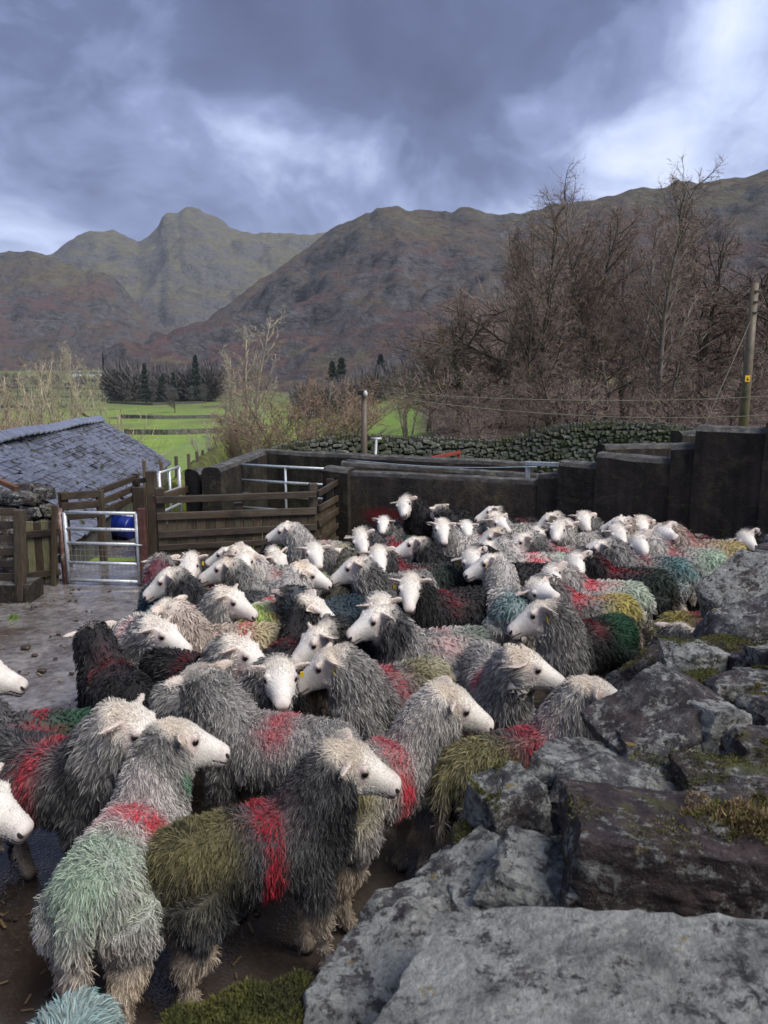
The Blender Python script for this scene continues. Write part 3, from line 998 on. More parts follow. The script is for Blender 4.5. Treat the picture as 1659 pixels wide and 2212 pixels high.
beam('board', (c.x, c.y, gz(c.x, c.y) - .1), (c.x, c.y, c.z), .18, .06, M_WOOD, lf, .01, (1, 0, 0))
a, b = at_y(332, 1078, 9.6), at_y(408, 1056, 10.3)
beam('rail', a, b, .09, .05, M_WOOD, lf, .006)
a, b = at_y(292, 1040, 10.35), at_y(320, 1036, 10.35)
beam('rail', a, b, .07, .03, M_WOOD, lf, .005)
for i, (px, py, Y) in enumerate(((311, 994, 11.5), (348, 997, 12.5), (380, 985, 12.8), (407, 980, 14.0), (425, 975, 15), (438, 972, 16), (452, 968, 17))):
    c = at_y(px, py, Y)
    tag(beam('fence_stake', (c.x, c.y, gz(c.x, c.y) - .15), c, .055, .05, M_POLE, None, .008, (1, 0, 0)), 'slim timber stake carrying the wire netting by the lane end', 'stake', 'netting stakes along the lane')
net = MB()
for i in range(14):
    z0_ = .62 + i * .035
    a, b = at_y(348, 1000, 12.5), at_y(452, 970, 17)
    net.add(*tube([(a.x, a.y, z0_ + .05), (b.x, b.y, z0_ + .12)], .002, 3, False))
for i in range(46):
    s = i / 45
    a, b = at_y(348, 1000, 12.5), at_y(452, 970, 17)
    x_, y_ = a.x + (b.x - a.x) * s, a.y + (b.y - a.y) * s
    net.add(*tube([(x_, y_, .62), (x_, y_, 1.12 + s * .07)], .002, 3, False))
tag(net.build('wire_netting', M_WIRE), 'sagging square wire netting strung between the lane stakes', 'netting')

# mossy earth bank that carries the netting
bk = MB()
A_, B_ = at_y(380, 1010, 12.0), at_y(470, 980, 17.5)
wall_run(bk, (A_.x - .05, A_.y), (B_.x, B_.y), .66, .86, .42, z0=-1.5, seed=77, wob=.08, cap=.2)
tag(bk.build('mossy_bank', M_MOSSD, None, True), 'mossy bank under the wire netting by the lane end', 'bank')

# --- slate-roofed shed, low beside the lane
EZ = -.12
e0, e1 = at_z(202, 1138, EZ), at_z(369, 999, EZ)         # eave, near and far
ed = (e1 - e0).normalized()
inw = Vector((-ed.y, ed.x, 0))
run = 2.18
for _ in range(40):                     # width of the roof slope so that the ridge end sits under its pixel column
    r1 = e1 + inw * run
    RIDGE = at_y(215, 908, r1.y).z
    run += (proj(r1.x, r1.y, RIDGE)[0] - 215) / F * r1.y * .8
e00 = e0 - ed * 3.0
Ltot = (e1 - e00).length
slope = Vector((inw.x * run, inw.y * run, RIDGE - EZ))
SL = slope.length
sdir = slope.normalized()
snrm = ed.cross(sdir).normalized()
if snrm.z < 0: snrm = -snrm
shed = thing('slate_shed', 'low stone shed with a wet blue-grey slate roof beyond the small gate', 'shed', (e00.x, e00.y, 0))
def SW(p):                      # world -> shed local
    return p - Vector((e00.x, e00.y, 0))
rows, colw = 17, .26
expo = SL / rows
slates = []
for rI in range(rows):
    s0 = rI * expo - .02
    ncol = int(Ltot / colw)
    for cI in range(ncol + 1):
        u = (cI - (.5 if rI % 2 else 0)) * colw + rs.uniform(-.012, .012)
        if u < -.05 or u > Ltot + .02 or rs.random() < .012: continue
        wave = .028 * math.sin(u * 1.3 + rI * .2) + .02 * math.sin(u * .6 + 1)
        wdt = colw * rs.uniform(.88, .985)
        ln = expo * 1.75
        lift = .030 + rs.uniform(0, .014)
        a = e00 + ed * u + sdir * s0 + snrm * (lift + wave)
        tilt = rs.uniform(-.012, .012) + (rs.random() < .05) * rs.uniform(-.02, .02)
        slates.append((a, wdt, ln, tilt, rI, cI))
def slate_mesh(a, wdt, ln, tilt):
    th = .024
    j = [rs.uniform(-.016, .016) - (rs.random() < .06) * .03 for _ in range(4)]
    b0 = a - ed * wdt / 2 + sdir * j[0] + snrm * tilt
    b1 = a + ed * wdt / 2 + sdir * j[1] - snrm * tilt
    t0 = b0 + sdir * ln - snrm * .026
    t1 = b1 + sdir * ln - snrm * .026
    top = [b0, b1, t1, t0]
    v = np.array([SW(p)[:] for p in top] + [SW(p - snrm * th)[:] for p in top])
    f = np.array([(0, 1, 2, 3), (4, 7, 6, 5), (0, 4, 5, 1), (1, 5, 6, 2), (3, 2, 6, 7), (0, 3, 7, 4)])
    return v, f
def vis(a):
    px, py = proj(a.x, a.y, a.z)
    if not (-15 < px < 380): return 1e9
    hidden = (px < 118 and py > 1058) or (px > 140 and py > 1105)
    return a.y + (100 if hidden else 0)
slates.sort(key=lambda s: vis(s[0]))
rest = MB()
for i, (a, wd_, ln, tl, rI, cI) in enumerate(slates):
    v, f = slate_mesh(a, wd_, ln, tl)
    if i < 290:
        link('slate', mesh_np('slate', v, f, M_SLATE), shed)
    else:
        rest.add(v, f)
tag(rest.build('slates', M_SLATE, shed), kind='stuff')
mc = []
for k in range(70):
    u_, v_ = rs.uniform(2.5, Ltot), rs.uniform(.05, .98) * SL
    p_ = e00 + ed * u_ + sdir * v_ + snrm * .05
    mc.append((SW(p_)[:], snrm[:], rs.uniform(.03, .07)))
# deck below the slates, far slope, walls
dk = MB()
c1 = [e00, e1, e1 + slope, e00 + slope]
far = [p + inw * run * 2 for p in (e00, e1)]
for quad in (c1, [e1 + slope, e00 + slope, Vector((far[0].x, far[0].y, EZ)), Vector((far[1].x, far[1].y, EZ))]):
    v = np.array([SW(p - Vector((0, 0, .06)))[:] for p in quad]); dk.add(v, np.array([(0, 1, 2, 3)]))
dk.build('roof_deck', M_WOOD, shed)
ridge_n = int(Ltot / .42)
for i in range(ridge_n):
    c = e00 + slope + ed * (.42 * (i + .5)) + Vector((0, 0, .15 + .02 * math.sin(i * .42 * 1.3)))
    mbr = MB()
    w2, hh, th = .2, .13, .03
    dpr = (Vector((inw.x, inw.y, 0)) * -1)
    lo = .03
    A0, A1 = c - ed * .20, c + ed * .222
    prof = [A0 + dpr * .20 - Vector((0, 0, hh)), A0, A0 - dpr * .20 - Vector((0, 0, hh))]
    prof2 = [A1 + dpr * .20 - Vector((0, 0, hh - lo)), A1 + Vector((0, 0, lo)), A1 - dpr * .20 - Vector((0, 0, hh - lo))]
    pts = prof + prof2
    pts += [p - Vector((0, 0, th)) for p in pts]
    v = np.array([SW(p)[:] for p in pts])
    f = np.array([(0, 3, 4, 1), (1, 4, 5, 2), (6, 7, 10, 9), (7, 8, 11, 10), (0, 1, 7, 6), (1, 2, 8, 7), (3, 9, 10, 4), (4, 10, 11, 5), (0, 6, 9, 3), (2, 5, 11, 8)])
    mbr.add(v, f).build('ridge_tile', M_RIDGE, shed)
wlm = MB()
b0, b1 = e00 + inw * .25, e1 + inw * .25 - ed * .15
for (A__, B__) in ((b0 + ed * .2, b1), (b1, b1 + inw * 3.6), (b1 + inw * 3.6, b0 + inw * 3.6 + ed * .2), (b0 + inw * 3.6 + ed * .2, b0 + ed * .2)):
    dd_ = (B__ - A__)
    v, f = cbox(dd_.length, .3, 2.2, .02)
    c_, L_, M_ = frame((A__.x, A__.y, -1.38), (B__.x, B__.y, -1.38))
    wlm.add(v @ M_ + np.array(SW(Vector(c_))[:]), f)
wlm.build('wall', M_FSTONE, shed)
v1_ = e1 + ed * .03
gab = MB(); gab.add(np.array([SW(p)[:] for p in (b1 + Vector((0, 0, -.1)), b1 + inw * 3.6 + Vector((0, 0, -.1)), b1 + inw * 1.9 + Vector((0, 0, RIDGE - EZ - .12)))]), np.array([(0, 1, 2)]))
gab.build('gable', M_FSTONE, shed)
beam('verge_board', v1_ - Vector((0, 0, .03)), v1_ + slope - Vector((0, 0, .03)), .12, .03, M_WOOD, shed)
# rafter feet under the eave
for i in range(14):
    p = e0 + ed * (.3 + i * .5)
    beam('rafter_foot', p - Vector((0, 0, .08)) - sdir * .02, p + sdir * .45 - Vector((0, 0, .08)), .08, .05, M_WOOD, shed)

# blue barrel and white drum under the eave
def lathe(prof, sides=20):
    V, Fc = [], []
    n = len(prof)
    for i in range(sides):
        a = 2 * math.pi * i / sides
        for r_, z_ in prof:
            V.append((r_ * math.cos(a), r_ * math.sin(a), z_))
    for i in range(sides):
        j = (i + 1) % sides
        for k in range(n - 1):
            Fc.append((i * n + k, j * n + k, j * n + k + 1, i * n + k + 1))
    return np.array(V), np.array(Fc)
def on_lane(px, py, guess=11.0):
    Y = guess
    for _ in range(20):
        p = at_y(px, py, Y)
        g_ = gz(p.x, p.y) + .015
        Y = at_z(px, py, g_).y
    return at_z(px, py, g_)
pb = on_lane(258, 1163)
v, f = lathe([(0, -.34), (.2, -.34), (.225, -.31), (.225, -.12), (.238, -.1), (.225, -.08), (.225, .1), (.238, .12), (.225, .14), (.225, .31), (.2, .34), (0, .34)])
o = MB().add(v, f).build('blue_barrel', M_BLUEPL, None, True)
o.location = (pb.x, pb.y, gz(pb.x, pb.y) + .25); o.rotation_euler = (R(90), 0, R(70))
tag(o, 'blue plastic barrel lying on its side under the shed eave', 'barrel')
v, f = lathe([(0, 0), (.17, 0), (.18, .03), (.175, .34), (.19, .36), (.19, .4), (.1, .42), (0, .42)])
pd = on_lane(285, 1152)
o = MB().add(v, f).build('white_drum', M_WHITEPL, None, True)
o.location = (pd.x, pd.y, gz(pd.x, pd.y) + .01)
tag(o, 'white plastic drum standing beside the blue barrel', 'drum')
rb = on_lane(199, 1150)
c = at_y(199, 1090, rb.y)
v, f = lathe([(0, 0), (.12, 0), (.15, .03), (.17, .26), (.18, .27), (.18, .29), (.16, .29), (.14, .05), (0, .05)])
o = MB().add(v, f).build('red_bucket', M_REDPL, None, True)
o.location = (c.x, c.y, at_y(199, 1112, c.y).z)
tag(o, 'red plastic bucket hung on the rail fence beside the slate roof', 'bucket')

# --- stone wall stub at the far left, with a long lintel stone: built with the rubble stones below
# --- frames between the folds
rf = thing('red_hurdle', 'rust-red steel frame standing between the fold walls', 'hurdle')
fa, fb = at_y(935, 991, 11.6), at_y(990, 978, 12.2)
for c in (fa, fb):
    beam('leg', (c.x, c.y, gz(c.x, c.y)), (c.x, c.y, c.z), .05, .05, M_REDSTEEL, rf, .004, (1, 0, 0))
beam('crossbar', fa + Vector((-.03, 0, .01)), fb + Vector((.03, 0, .01)), .05, .05, M_REDSTEEL, rf, .004)
pf = thing('pipe_hurdle', 'pale galvanised pipe frame standing behind the low front wall', 'hurdle')
fa, fb = at_y(1140, 1001, 9.6), at_y(1216, 1004, 9.3)
for c in (fa, fb):
    beam('leg', (c.x, c.y, gz(c.x, c.y)), (c.x, c.y, c.z), .06, .05, M_GALV, pf, .004, (1, 0, 0))
beam('crossbar', fa + Vector((-.03, 0, .0)), fb + Vector((.03, 0, .0)), .055, .05, M_GALV, pf, .006)
sp = thing('steel_prop', 'leaning pale steel prop with a T-head beside the small pole', 'prop')
a, b = at_y(803, 1000, 12.0), at_y(813, 948, 12.3)
a.z = gz(a.x, a.y)
MB().add(*tube([a, b], .022, 8)).build('stem', M_GALV, sp, True)
MB().add(*tube([b + Vector((-.09, 0, .0)), b + Vector((.09, 0, -.0))], .024, 8)).build('head', M_GALV, sp, True)
a, b = at_y(750, 993, 9.9), at_y(1160, 1008, 9.4)
pts = [a.lerp(b, t) - Vector((0, 0, .05 * math.sin(math.pi * t))) for t in np.linspace(0, 1, 12)]
tag(MB().add(*tube([p[:] for p in pts], .006, 5)).build('blue_rope', M_ROPE, None, True), 'thin pale blue rope stretched over the fold walls', 'rope')

# --- poles and cables
p1 = thing('short_pole', 'short timber cable pole with a white insulator between the folds', 'pole')
top = at_y(787, 842, 12.2)
base = Vector((top.x - .02, top.y, gz(top.x, top.y) - .1))
MB().add(*tube([base, base.lerp(top, .5), top], [.062, .056, .05], 10)).build('post', M_POLE, p1, True)
beam('cross_block', top + Vector((-.11, -.02, -.05)), top + Vector((.04, -.02, -.05)), .08, .06, M_BLACK, p1)
v, f = lathe([(0, 0), (.02, 0), (.035, .03), (.035, .06), (.02, .09), (0, .1)], 12)
o = MB().add(v, f).build('insulator', M_WHITEPL, p1, True); o.location = top + Vector((.02, -.09, -.11))
p2 = thing('tall_pole', 'tall timber pole with a small yellow sign in front of the bare trees', 'pole')
top2 = at_y(1631, 612, 18.0)
b2 = at_y(1606, 910, 18.0); b2.z = gz(b2.x, b2.y) - .2
MB().add(*tube([b2, b2.lerp(top2, .5), top2], [.12, .105, .088], 12)).build('post', M_POLE, p2, True)
sg = at_y(1615, 818, 17.86)
beam('warning_sign', sg + Vector((-.06, 0, 0)), sg + Vector((.06, 0, 0)), .15, .006, M_YSIGN, p2, .002)
tri = MB().add(np.array([(sg.x - .035, sg.y - .006, sg.z - .04), (sg.x + .035, sg.y - .006, sg.z - .04), (sg.x, sg.y - .006, sg.z + .03)]), np.array([(0, 1, 2)]))
tri.build('sign_symbol', M_BLACK, p2)
for k in range(3):
    c = b2.lerp(top2, .86 + .05 * k)
    beam('bolt_plate', c + Vector((-.05, -.1, 0)), c + Vector((.05, -.1, 0)), .05, .02, M_BLACK, p2)
def cable(label, pts, r=.007):
    tag(MB().add(*tube([p[:] for p in pts], r, 5)).build('cable', M_CABLE, None, True), label, 'cable')
def cat(A, B, sag, n=18):
    return [A.lerp(B, t) - Vector((0, 0, sag * 4 * t * (1 - t))) for t in np.linspace(0, 1, n)]
tA = top + Vector((.02, -.08, -.02))
cable('upper slack cable from the short pole across the bare trees', cat(tA, at_y(2100, 805, 17.0), .35))
cable('lower slack cable from the short pole across the bare trees', cat(tA - Vector((0, 0, .05)), at_y(2100, 838, 16.0), .50))
sA, sB = top2.lerp(b2, .16), at_y(1466, 915, 15.5); sB.z = gz(sB.x, sB.y)
cable('straight stay wire slanting down from the tall pole', [sA, sB], .009)

# --- mossy dry-stone field wall behind the folds
fwall = thing('field_wall', 'mossy dry-stone field wall running below the bare trees', 'wall')
topline = [(560, 980), (596, 966), (640, 957), (700, 948), (750, 940), (790, 942), (830, 945), (900, 947), (955, 948), (1020, 952), (1080, 953), (1120, 945), (1155, 933),
           (1190, 925), (1230, 918), (1280, 914), (1330, 912), (1400, 915), (1460, 921), (1530, 930), (1620, 945)]
YW = [(560, 13.6), (700, 14.6), (830, 15.2), (1080, 15.6), (1330, 15.0), (1620, 14.2)]
pieces = []
px = 560.0
fstones = []
core = MB()
cps = []
for px in np.arange(560, 1621, 12):
    Y = float(interp(YW, px)); t_ = at_y(px, float(interp(topline, px)), Y)
    cps.append((t_.x, t_.y + .22, t_.z - .14))
for i in range(len(cps) - 1):
    a, b = cps[i], cps[i + 1]
    core.add(*beam_np((a[0], a[1], a[2] / 2 - .2), (b[0], b[1], b[2] / 2 - .2), a[2] + .4, .30, .02))
core.build('rubble_core', M_FSTONE, fwall)
def rough_stone(sx, sy, sz, seed, sub=1):
    bm = bmesh.new()
    bmesh.ops.create_icosphere(bm, subdivisions=sub, radius=1)
    v = np.array([q.co[:] for q in bm.verts]); f = np.array([[q.index for q in fc.verts] for fc in bm.faces])
    bm.free()
    v = np.sign(v) * np.abs(v) ** .5
    v *= (1 + .34 * fbm(v * 1.3 + seed * 7.7, 2, seed))[:, None]
    return v * np.array((sx, sy, sz)) * .5, f
proto = [mesh_np('stone', *rough_stone(1, 1, 1, s, 2 if s < 0 else 1), M_FSTONE, False) for s in range(10)]
pos_list = []
zrow = 0
for row in range(13):
    px = 562.0
    while px < 1615:
        Y = float(interp(YW, px)); ty = float(interp(topline, px)); t_ = at_y(px, ty, Y)
        wpx = rs.choice((6, 8, 9, 11, 13, 17, 22)) * rs.uniform(.9, 1.1)
        wm = wpx / F * Y
        hm = .070
        z = t_.z - .10 - row * hm + rs.uniform(-.03, .03)
        if z > .25:
            c = Vector((at_y(px + wpx / 2, ty, Y).x, Y + .06 + rs.uniform(-.02, .02), z))
            pxx, pyy = proj(c.x, c.y, c.z)
            pos_list.append((c, wm, hm * rs.uniform(.75, 1.35), pyy - (985 + (0 if px < 1290 else -25)), row))
        px += wpx
vis_l = [p for p in pos_list if p[3] < 6 and p[0].x > -.9]
hid_l = [p for p in pos_list if not (p[3] < 6 and p[0].x > -.9)]
vis_l.sort(key=lambda p: -p[1] * p[2])
st_rest = MB()
for i, (c, wm, hm, _, row) in enumerate(vis_l + hid_l):
    if i < 285:
        o = link('stone', proto[i % 10], fwall)
        o.location = c; o.scale = (wm * 1.16, .22, hm * 1.16); o.rotation_euler = (rs.uniform(-.2, .2), rs.uniform(-.4, .4), rs.uniform(-.2, .2))
    else:
        v, f = rough_stone(wm * 1.05, .2, hm * 1.05, i % 40)
        st_rest.add(v + np.array(c), f)
tag(st_rest.build('stones', M_FSTONE, fwall), kind='stuff')
# cope: upright stones on edge, mossy
cpp = MB()
px = 562.0
while px < 1612:
    Y = float(interp(YW, px)); t_ = at_y(px, float(interp(topline, px)), Y)
    v, f = rough_stone(rs.uniform(.05, .09), .34, rs.uniform(.16, .23), int(px) % 37)
    a = rs.uniform(-.1, .45)
    Ry = np.array([[math.cos(a), 0, math.sin(a)], [0, 1, 0], [-math.sin(a), 0, math.cos(a)]])
    cpp.add(v @ Ry.T + np.array((t_.x, t_.y + .16, t_.z - .06)), f)
    px += rs.uniform(4.5, 7.5)
tag(cpp.build('cope_stones', M_FSTONE, fwall), kind='stuff')
def tufts(name, centers, n, rad, length, width, mat, seed, up=.8, parent=None):
    """blades scattered round given points: list of (centre, normal, radius)"""
    rg = np.random.default_rng(seed)
    V, Fc = [], []
    k = len(centers)
    per = max(1, n // k)
    out = MB()
    for (c, nr, rr) in centers:
        nr = np.array(nr, float); nr /= np.linalg.norm(nr)
        a = np.cross(nr, (0.3, .9, .1)); a /= np.linalg.norm(a); b = np.cross(nr, a)
        u = rg.uniform(0, 1, per) ** .5 * rr; th = rg.uniform(0, 2 * math.pi, per)
        root = np.array(c)[None] + (u * np.cos(th))[:, None] * a + (u * np.sin(th))[:, None] * b - nr[None] * (rr * .55 * (u / rr) ** 2)[:, None] * (1 if rad < 0 else rad)
        d = nr[None] * up + rg.normal(0, .5, (per, 3)) + np.array((0, 0, .25))
        d /= np.linalg.norm(d, axis=1)[:, None]
        sd_ = np.cross(d, rg.normal(0, 1, (per, 3))); sd_ /= np.linalg.norm(sd_, axis=1)[:, None]
        L = length * rg.uniform(.5, 1.3, per)[:, None]
        w0 = width * rg.uniform(.6, 1.2, per)[:, None]
        tip = root + d * L + np.array((0, 0, -.2)) * L * rg.uniform(0, 1, (per, 1))
        v = np.stack([root - sd_ * w0, root + sd_ * w0, tip], 1).reshape(-1, 3)
        out.add(v, np.arange(per * 3).reshape(-1, 3))
    return out.build(name, mat, parent)
tag(tufts('roof_moss', mc, 4200, .6, .03, .008, M_MOSSD, 31, .7, shed), kind='stuff')
cc = []
for px in np.arange(565, 1470, 5):
    Y = float(interp(YW, px)); t_ = at_y(px, float(interp(topline, px)), Y)
    cc.append(((t_.x, t_.y + .12, t_.z + .02), (0, -.2, 1), .17))
tag(tufts('wall_moss', cc, 9000, .6, .03, .010, M_MOSS, 4, .6, fwall), kind='stuff')
# ================================================================== trees
def grow(seed, height, spread=.5, trunk_r=.16, stems=1, stem_spread=.1, up=.6, n1=26, n2=9, n3=9, start=.18, crook=.12, l1=.42, twig=.55, twig_r=.007, shape='cone', leaderness=1.0, droop=0.0, rmin=.0055):
    """bare tree: returns (limb triangles, twig triangles)"""
    rg = random.Random(seed)
    limb, tw = MB(), MB()
    TV = []
    def path(p, d, L, n, wob, lift):
        pts = [Vector(p)]
        d = Vector(d).normalized()
        for i in range(n):
            d = (d + Vector((rg.gauss(0, wob), rg.gauss(0, wob), rg.gauss(0, wob) + lift))).normalized()
            pts.append(pts[-1] + d * (L / n))
        return pts
    def pick(pts, t):
        k = t * (len(pts) - 1)
        i = min(int(k), len(pts) - 2)
        return pts[i].lerp(pts[i + 1], k - i), (pts[i + 1] - pts[i]).normalized()
    def side(d, ang):
        r = Vector((rg.gauss(0, 1), rg.gauss(0, 1), rg.gauss(0, .6)))
        r = (r - d * r.dot(d)).normalized()
        return d * math.cos(ang) + r * math.sin(ang)
    for s in range(stems):
        a = rg.uniform(0, 2 * math.pi)
        q = stem_spread * rg.uniform(.3, 1)
        hgt = height * (rg.uniform(.75, 1) if stems > 1 else 1)
        d0 = Vector((math.cos(a) * q, math.sin(a) * q, 1)).normalized()
        root = Vector((math.cos(a), math.sin(a), 0)) * (.12 * math.sqrt(stems) * (stems > 1))
        r0 = trunk_r * (rg.uniform(.6, 1) if stems > 1 else 1)
        tp = path(root - Vector((0, 0, .25)), d0, hgt, 10, crook * .45, .02 * leaderness)
        limb.add(*tube([p[:] for p in tp], [r0 * (1 - .93 * (i / 10)) ** .9 + .006 for i in range(11)], 7))
        for i in range(n1):
            t = start + (1 - start) * (i + rg.random()) / n1
            p, d = pick(tp, min(t, .985))
            if shape == 'cone': k = .92 - .52 * t ** 1.5
            elif shape == 'round': k = math.sin(math.pi * min(.97, .18 + .78 * t)) 
            else: k = .55 + .45 * math.sin(math.pi * t)
            L1 = hgt * l1 * k * rg.uniform(.65, 1.15)
            if L1 < .25: L1 = .25
            bd = side(d, R(rg.uniform(38, 68)) * spread * 2)
            bp = path(p, bd, L1, 6, crook, .07 * up - droop * .05)
            r1 = max(.010, min(r0 * .5 * (1 - .5 * t), L1 * .019))
            limb.add(*tube([q_[:] for q_ in bp], [r1 * (1 - .85 * j / 6) + .004 for j in range(7)], 5, False))
            m2 = max(3, int(n2 * (L1 / (hgt * l1)) + 2))
            for j in range(m2):
                t2 = .15 + .85 * (j + rg.random()) / m2
                p2, d2 = pick(bp, min(t2, .99))
                L2 = L1 * .42 * (1.15 - .6 * t2) * rg.uniform(.6, 1.25)
                cd = side(d2, R(rg.uniform(30, 60)))
                cp = path(p2, cd, L2, 3, crook, .06 * up)
                limb.add(*tube([q_[:] for q_ in cp], [max(rmin, r1 * .42) * (1 - .6 * u / 3) for u in range(4)], 3, False))
                for k3 in range(n3):
                    t3 = .1 + .9 * (k3 + rg.random()) / n3
                    p3, d3 = pick(cp, min(t3, .99))
                    L3 = twig * rg.uniform(.45, 1.2) * (.55 + .6 * min(1, L2))
                    e = side(d3, R(rg.uniform(22, 55)))
                    mid_ = p3 + e * L3 * .5
                    e2 = (e + Vector((rg.gauss(0, .25), rg.gauss(0, .25), rg.gauss(0, .2) + .12 * up))).normalized()
                    tip = mid_ + e2 * L3 * .5
                    TV.append((p3, mid_, tip))
                    for _ in range(2):
                        s0 = p3.lerp(mid_, rg.random()) if rg.random() < .5 else mid_.lerp(tip, rg.random())
                        e3 = side(e, R(rg.uniform(30, 60)))
                        TV.append((s0, s0 + e3 * L3 * .22, s0 + e3 * L3 * .45))
    A = np.array([[a[:], b[:], c[:]] for a, b, c in TV])
    d = A[:, 2] - A[:, 0]
    r_ = np.random.default_rng(seed)
    s1 = np.cross(d, r_.normal(0, 1, d.shape)); s1 /= np.linalg.norm(s1, axis=1)[:, None] + 1e-9
    wdt = twig_r
    v = np.stack([A[:, 0] - s1 * wdt, A[:, 0] + s1 * wdt, A[:, 1] - s1 * wdt * .8, A[:, 1] + s1 * wdt * .8, A[:, 2]], 1).reshape(-1, 3)
    n = len(A)
    b = (np.arange(n) * 5)[:, None]
    f = np.concatenate([b + np.array((0, 1, 3)), b + np.array((0, 3, 2)), b + np.array((2, 3, 4))])
    tw.add(v, f)
    return limb, tw
class Kind:
    def __init__(self, name, mat_l, mat_t, **kw):
        self.name = name
        l, t = grow(**kw)
        self.me_l = l.mesh('trunk', mat_l, True)
        self.me_t = t.mesh('crown', mat_t, False)
        self.h = float(max(np.concatenate(l.v)[:, 2].max(), np.concatenate(t.v)[:, 2].max()))
    def place(self, x, y, label, group, s=1.0, rz=0.0, sx=1.0, z=None, tilt=0.0, cat='tree'):
        o = thing(self.name, label, cat, (x, y, gz(x, y) if z is None else z), rz, group)
        o.rotation_euler = (tilt, 0, rz)
        o.scale = (s * sx, s * sx, s)
        link('trunk', self.me_l, o)
        link('crown', self.me_t, o)
        return o
K_ALDER = Kind('alder_tree', M_BARK, M_TWIG, seed=3, height=14, spread=.44, trunk_r=.19, n1=42, n2=11, n3=8, l1=.33, up=1.0, crook=.10, twig=.7, twig_r=.0078, start=.16)
K_ALDER2 = Kind('alder_tree', M_BARKD, M_TWIG, seed=8, height=14, spread=.42, trunk_r=.13, stems=2, stem_spread=.22, n1=28, n2=10, n3=7, l1=.32, up=1.0, crook=.11, twig=.7, twig_r=.0078, start=.2)
K_OAK = Kind('oak_tree', M_BARKD, M_TWIG, seed=14, height=10.5, spread=.55, trunk_r=.30, n1=30, n2=14, n3=10, l1=.50, up=.35, crook=.20, twig=.6, twig_r=.008, start=.2, shape='round')
K_ASH = Kind('ash_sapling', M_BARKP, M_TWIGP, seed=21, height=7.2, spread=.30, trunk_r=.10, stems=6, stem_spread=.34, n1=11, n2=4, n3=2, l1=.30, up=1.6, crook=.09, twig=.55, twig_r=.009, start=.3, rmin=.012)
K_ASH2 = Kind('ash_sapling', M_BARKP, M_TWIGG, seed=27, height=8.6, spread=.34, trunk_r=.12, stems=2, stem_spread=.12, n1=20, n2=7, n3=2, l1=.30, up=1.6, crook=.09, twig=.55, twig_r=.009, start=.25, rmin=.012)
K_BUSH = Kind('willow_bush', M_BARK, M_TWIGR, seed=33, height=3.9, spread=.42, trunk_r=.035, stems=26, stem_spread=1.3, n1=12, n2=5, n3=4, l1=.34, up=.8, crook=.10, twig=.45, twig_r=.0065, start=.15, shape='even')
K_FAR = Kind('bare_tree', M_BARKD, M_TWIGFAR, seed=41, height=10, spread=.5, trunk_r=.22, n1=20, n2=8, n3=6, l1=.42, up=.6, crook=.16, twig=1.1, twig_r=.03, start=.15, shape='round')

def by_px(px, Y):
    d = ray(px, 900)
    return d.x / d.y * Y
def tree_at(kind, px, Y, ytop, label, group, h0, sx=1.0, rz=None, tilt=0.0, cat='tree'):
    x = by_px(px, Y)
    z0 = gz(x, Y)
    zt_ = at_y(px, ytop, Y).z
    s = (zt_ - z0) / kind.h
    return kind.place(x, Y, label, group, s, rs.uniform(0, 6.28) if rz is None else rz, sx, z0, tilt, cat)
G_R = 'bare trees behind the field wall'
tree_at(K_ALDER, 1290, 36, 345, 'tall slender alder whose twig tips stand highest against the sky, left of its twin', G_R, 14, .95, 1.0)
tree_at(K_ALDER, 1418, 34, 348, 'tall slender alder beside the highest one, its crown fanning above the ridge', G_R, 14, 1.0, 2.6)
tree_at(K_ALDER2, 1150, 33, 405, 'pale-stemmed double alder whose tip just clears the ridge', G_R, 14, .95, .3)
tree_at(K_ALDER2, 1235, 39, 425, 'double-stemmed alder between the pale one and the tallest', G_R, 14, 1.1, 3.9)
tree_at(K_OAK, 1085, 38, 492, 'broad domed oak at the outer end of the wood', G_R, 10.5, 1.05, .8)
tree_at(K_OAK, 985, 37, 640, 'low spreading oak with mossy limbs reaching out beyond the wood', G_R, 10.5, 1.5, 2.2)
tree_at(K_OAK, 1350, 44, 470, 'dense oak behind the two tallest alders', G_R, 10.5, .95, 4.4)
tree_at(K_OAK, 1520, 40, 425, 'crooked oak beside the tall pole, its limbs dark against the fell', G_R, 10.5, .9, 5.2)
tree_at(K_ALDER2, 1590, 46, 405, 'purple-twigged alder rising behind the tall pole', G_R, 14, 1.2, 1.4)
tree_at(K_OAK, 1690, 36, 440, 'dark oak right of the tall pole with twisted limbs', G_R, 10.5, 1.0, 3.0)
tree_at(K_ALDER, 1205, 47, 432, 'grey alder deep in the wood behind the broad oak', G_R, 14, 1.2, 4.0)
tree_at(K_ALDER, 1472, 46, 392, 'slim alder deep in the wood between the tall alders and the crooked oak', G_R, 14, 1.2, 5.6)
tree_at(K_OAK, 1190, 30, 740, 'low bushy oak just over the field wall below the pale double alder', G_R, 10.5, 1.35, 3.6)
tree_at(K_OAK, 1440, 31, 720, 'low bushy oak just over the field wall below the fanning alder', G_R, 10.5, 1.3, 1.1)
tree_at(K_OAK, 1040, 29, 775, 'thicket-like low tree at the wood edge above the red frame', G_R, 10.5, 1.25, 5.0)
tree_at(K_OAK, 1310, 33, 660, 'middle-height oak filling the heart of the wood', G_R, 10.5, 1.1, 2.9)
tree_at(K_OAK, 1580, 30, 700, 'low oak tangled behind the foot of the tall pole', G_R, 10.5, 1.2, .2)
tree_at(K_ALDER, 1356, 37, 398, 'fine-twigged alder standing between the two tallest', G_R, 14, .85, 4.9)
tree_at(K_ALDER2, 1192, 36, 452, 'leaning alder tucked between the pale double one and its neighbour', G_R, 14, .85, 2.0)
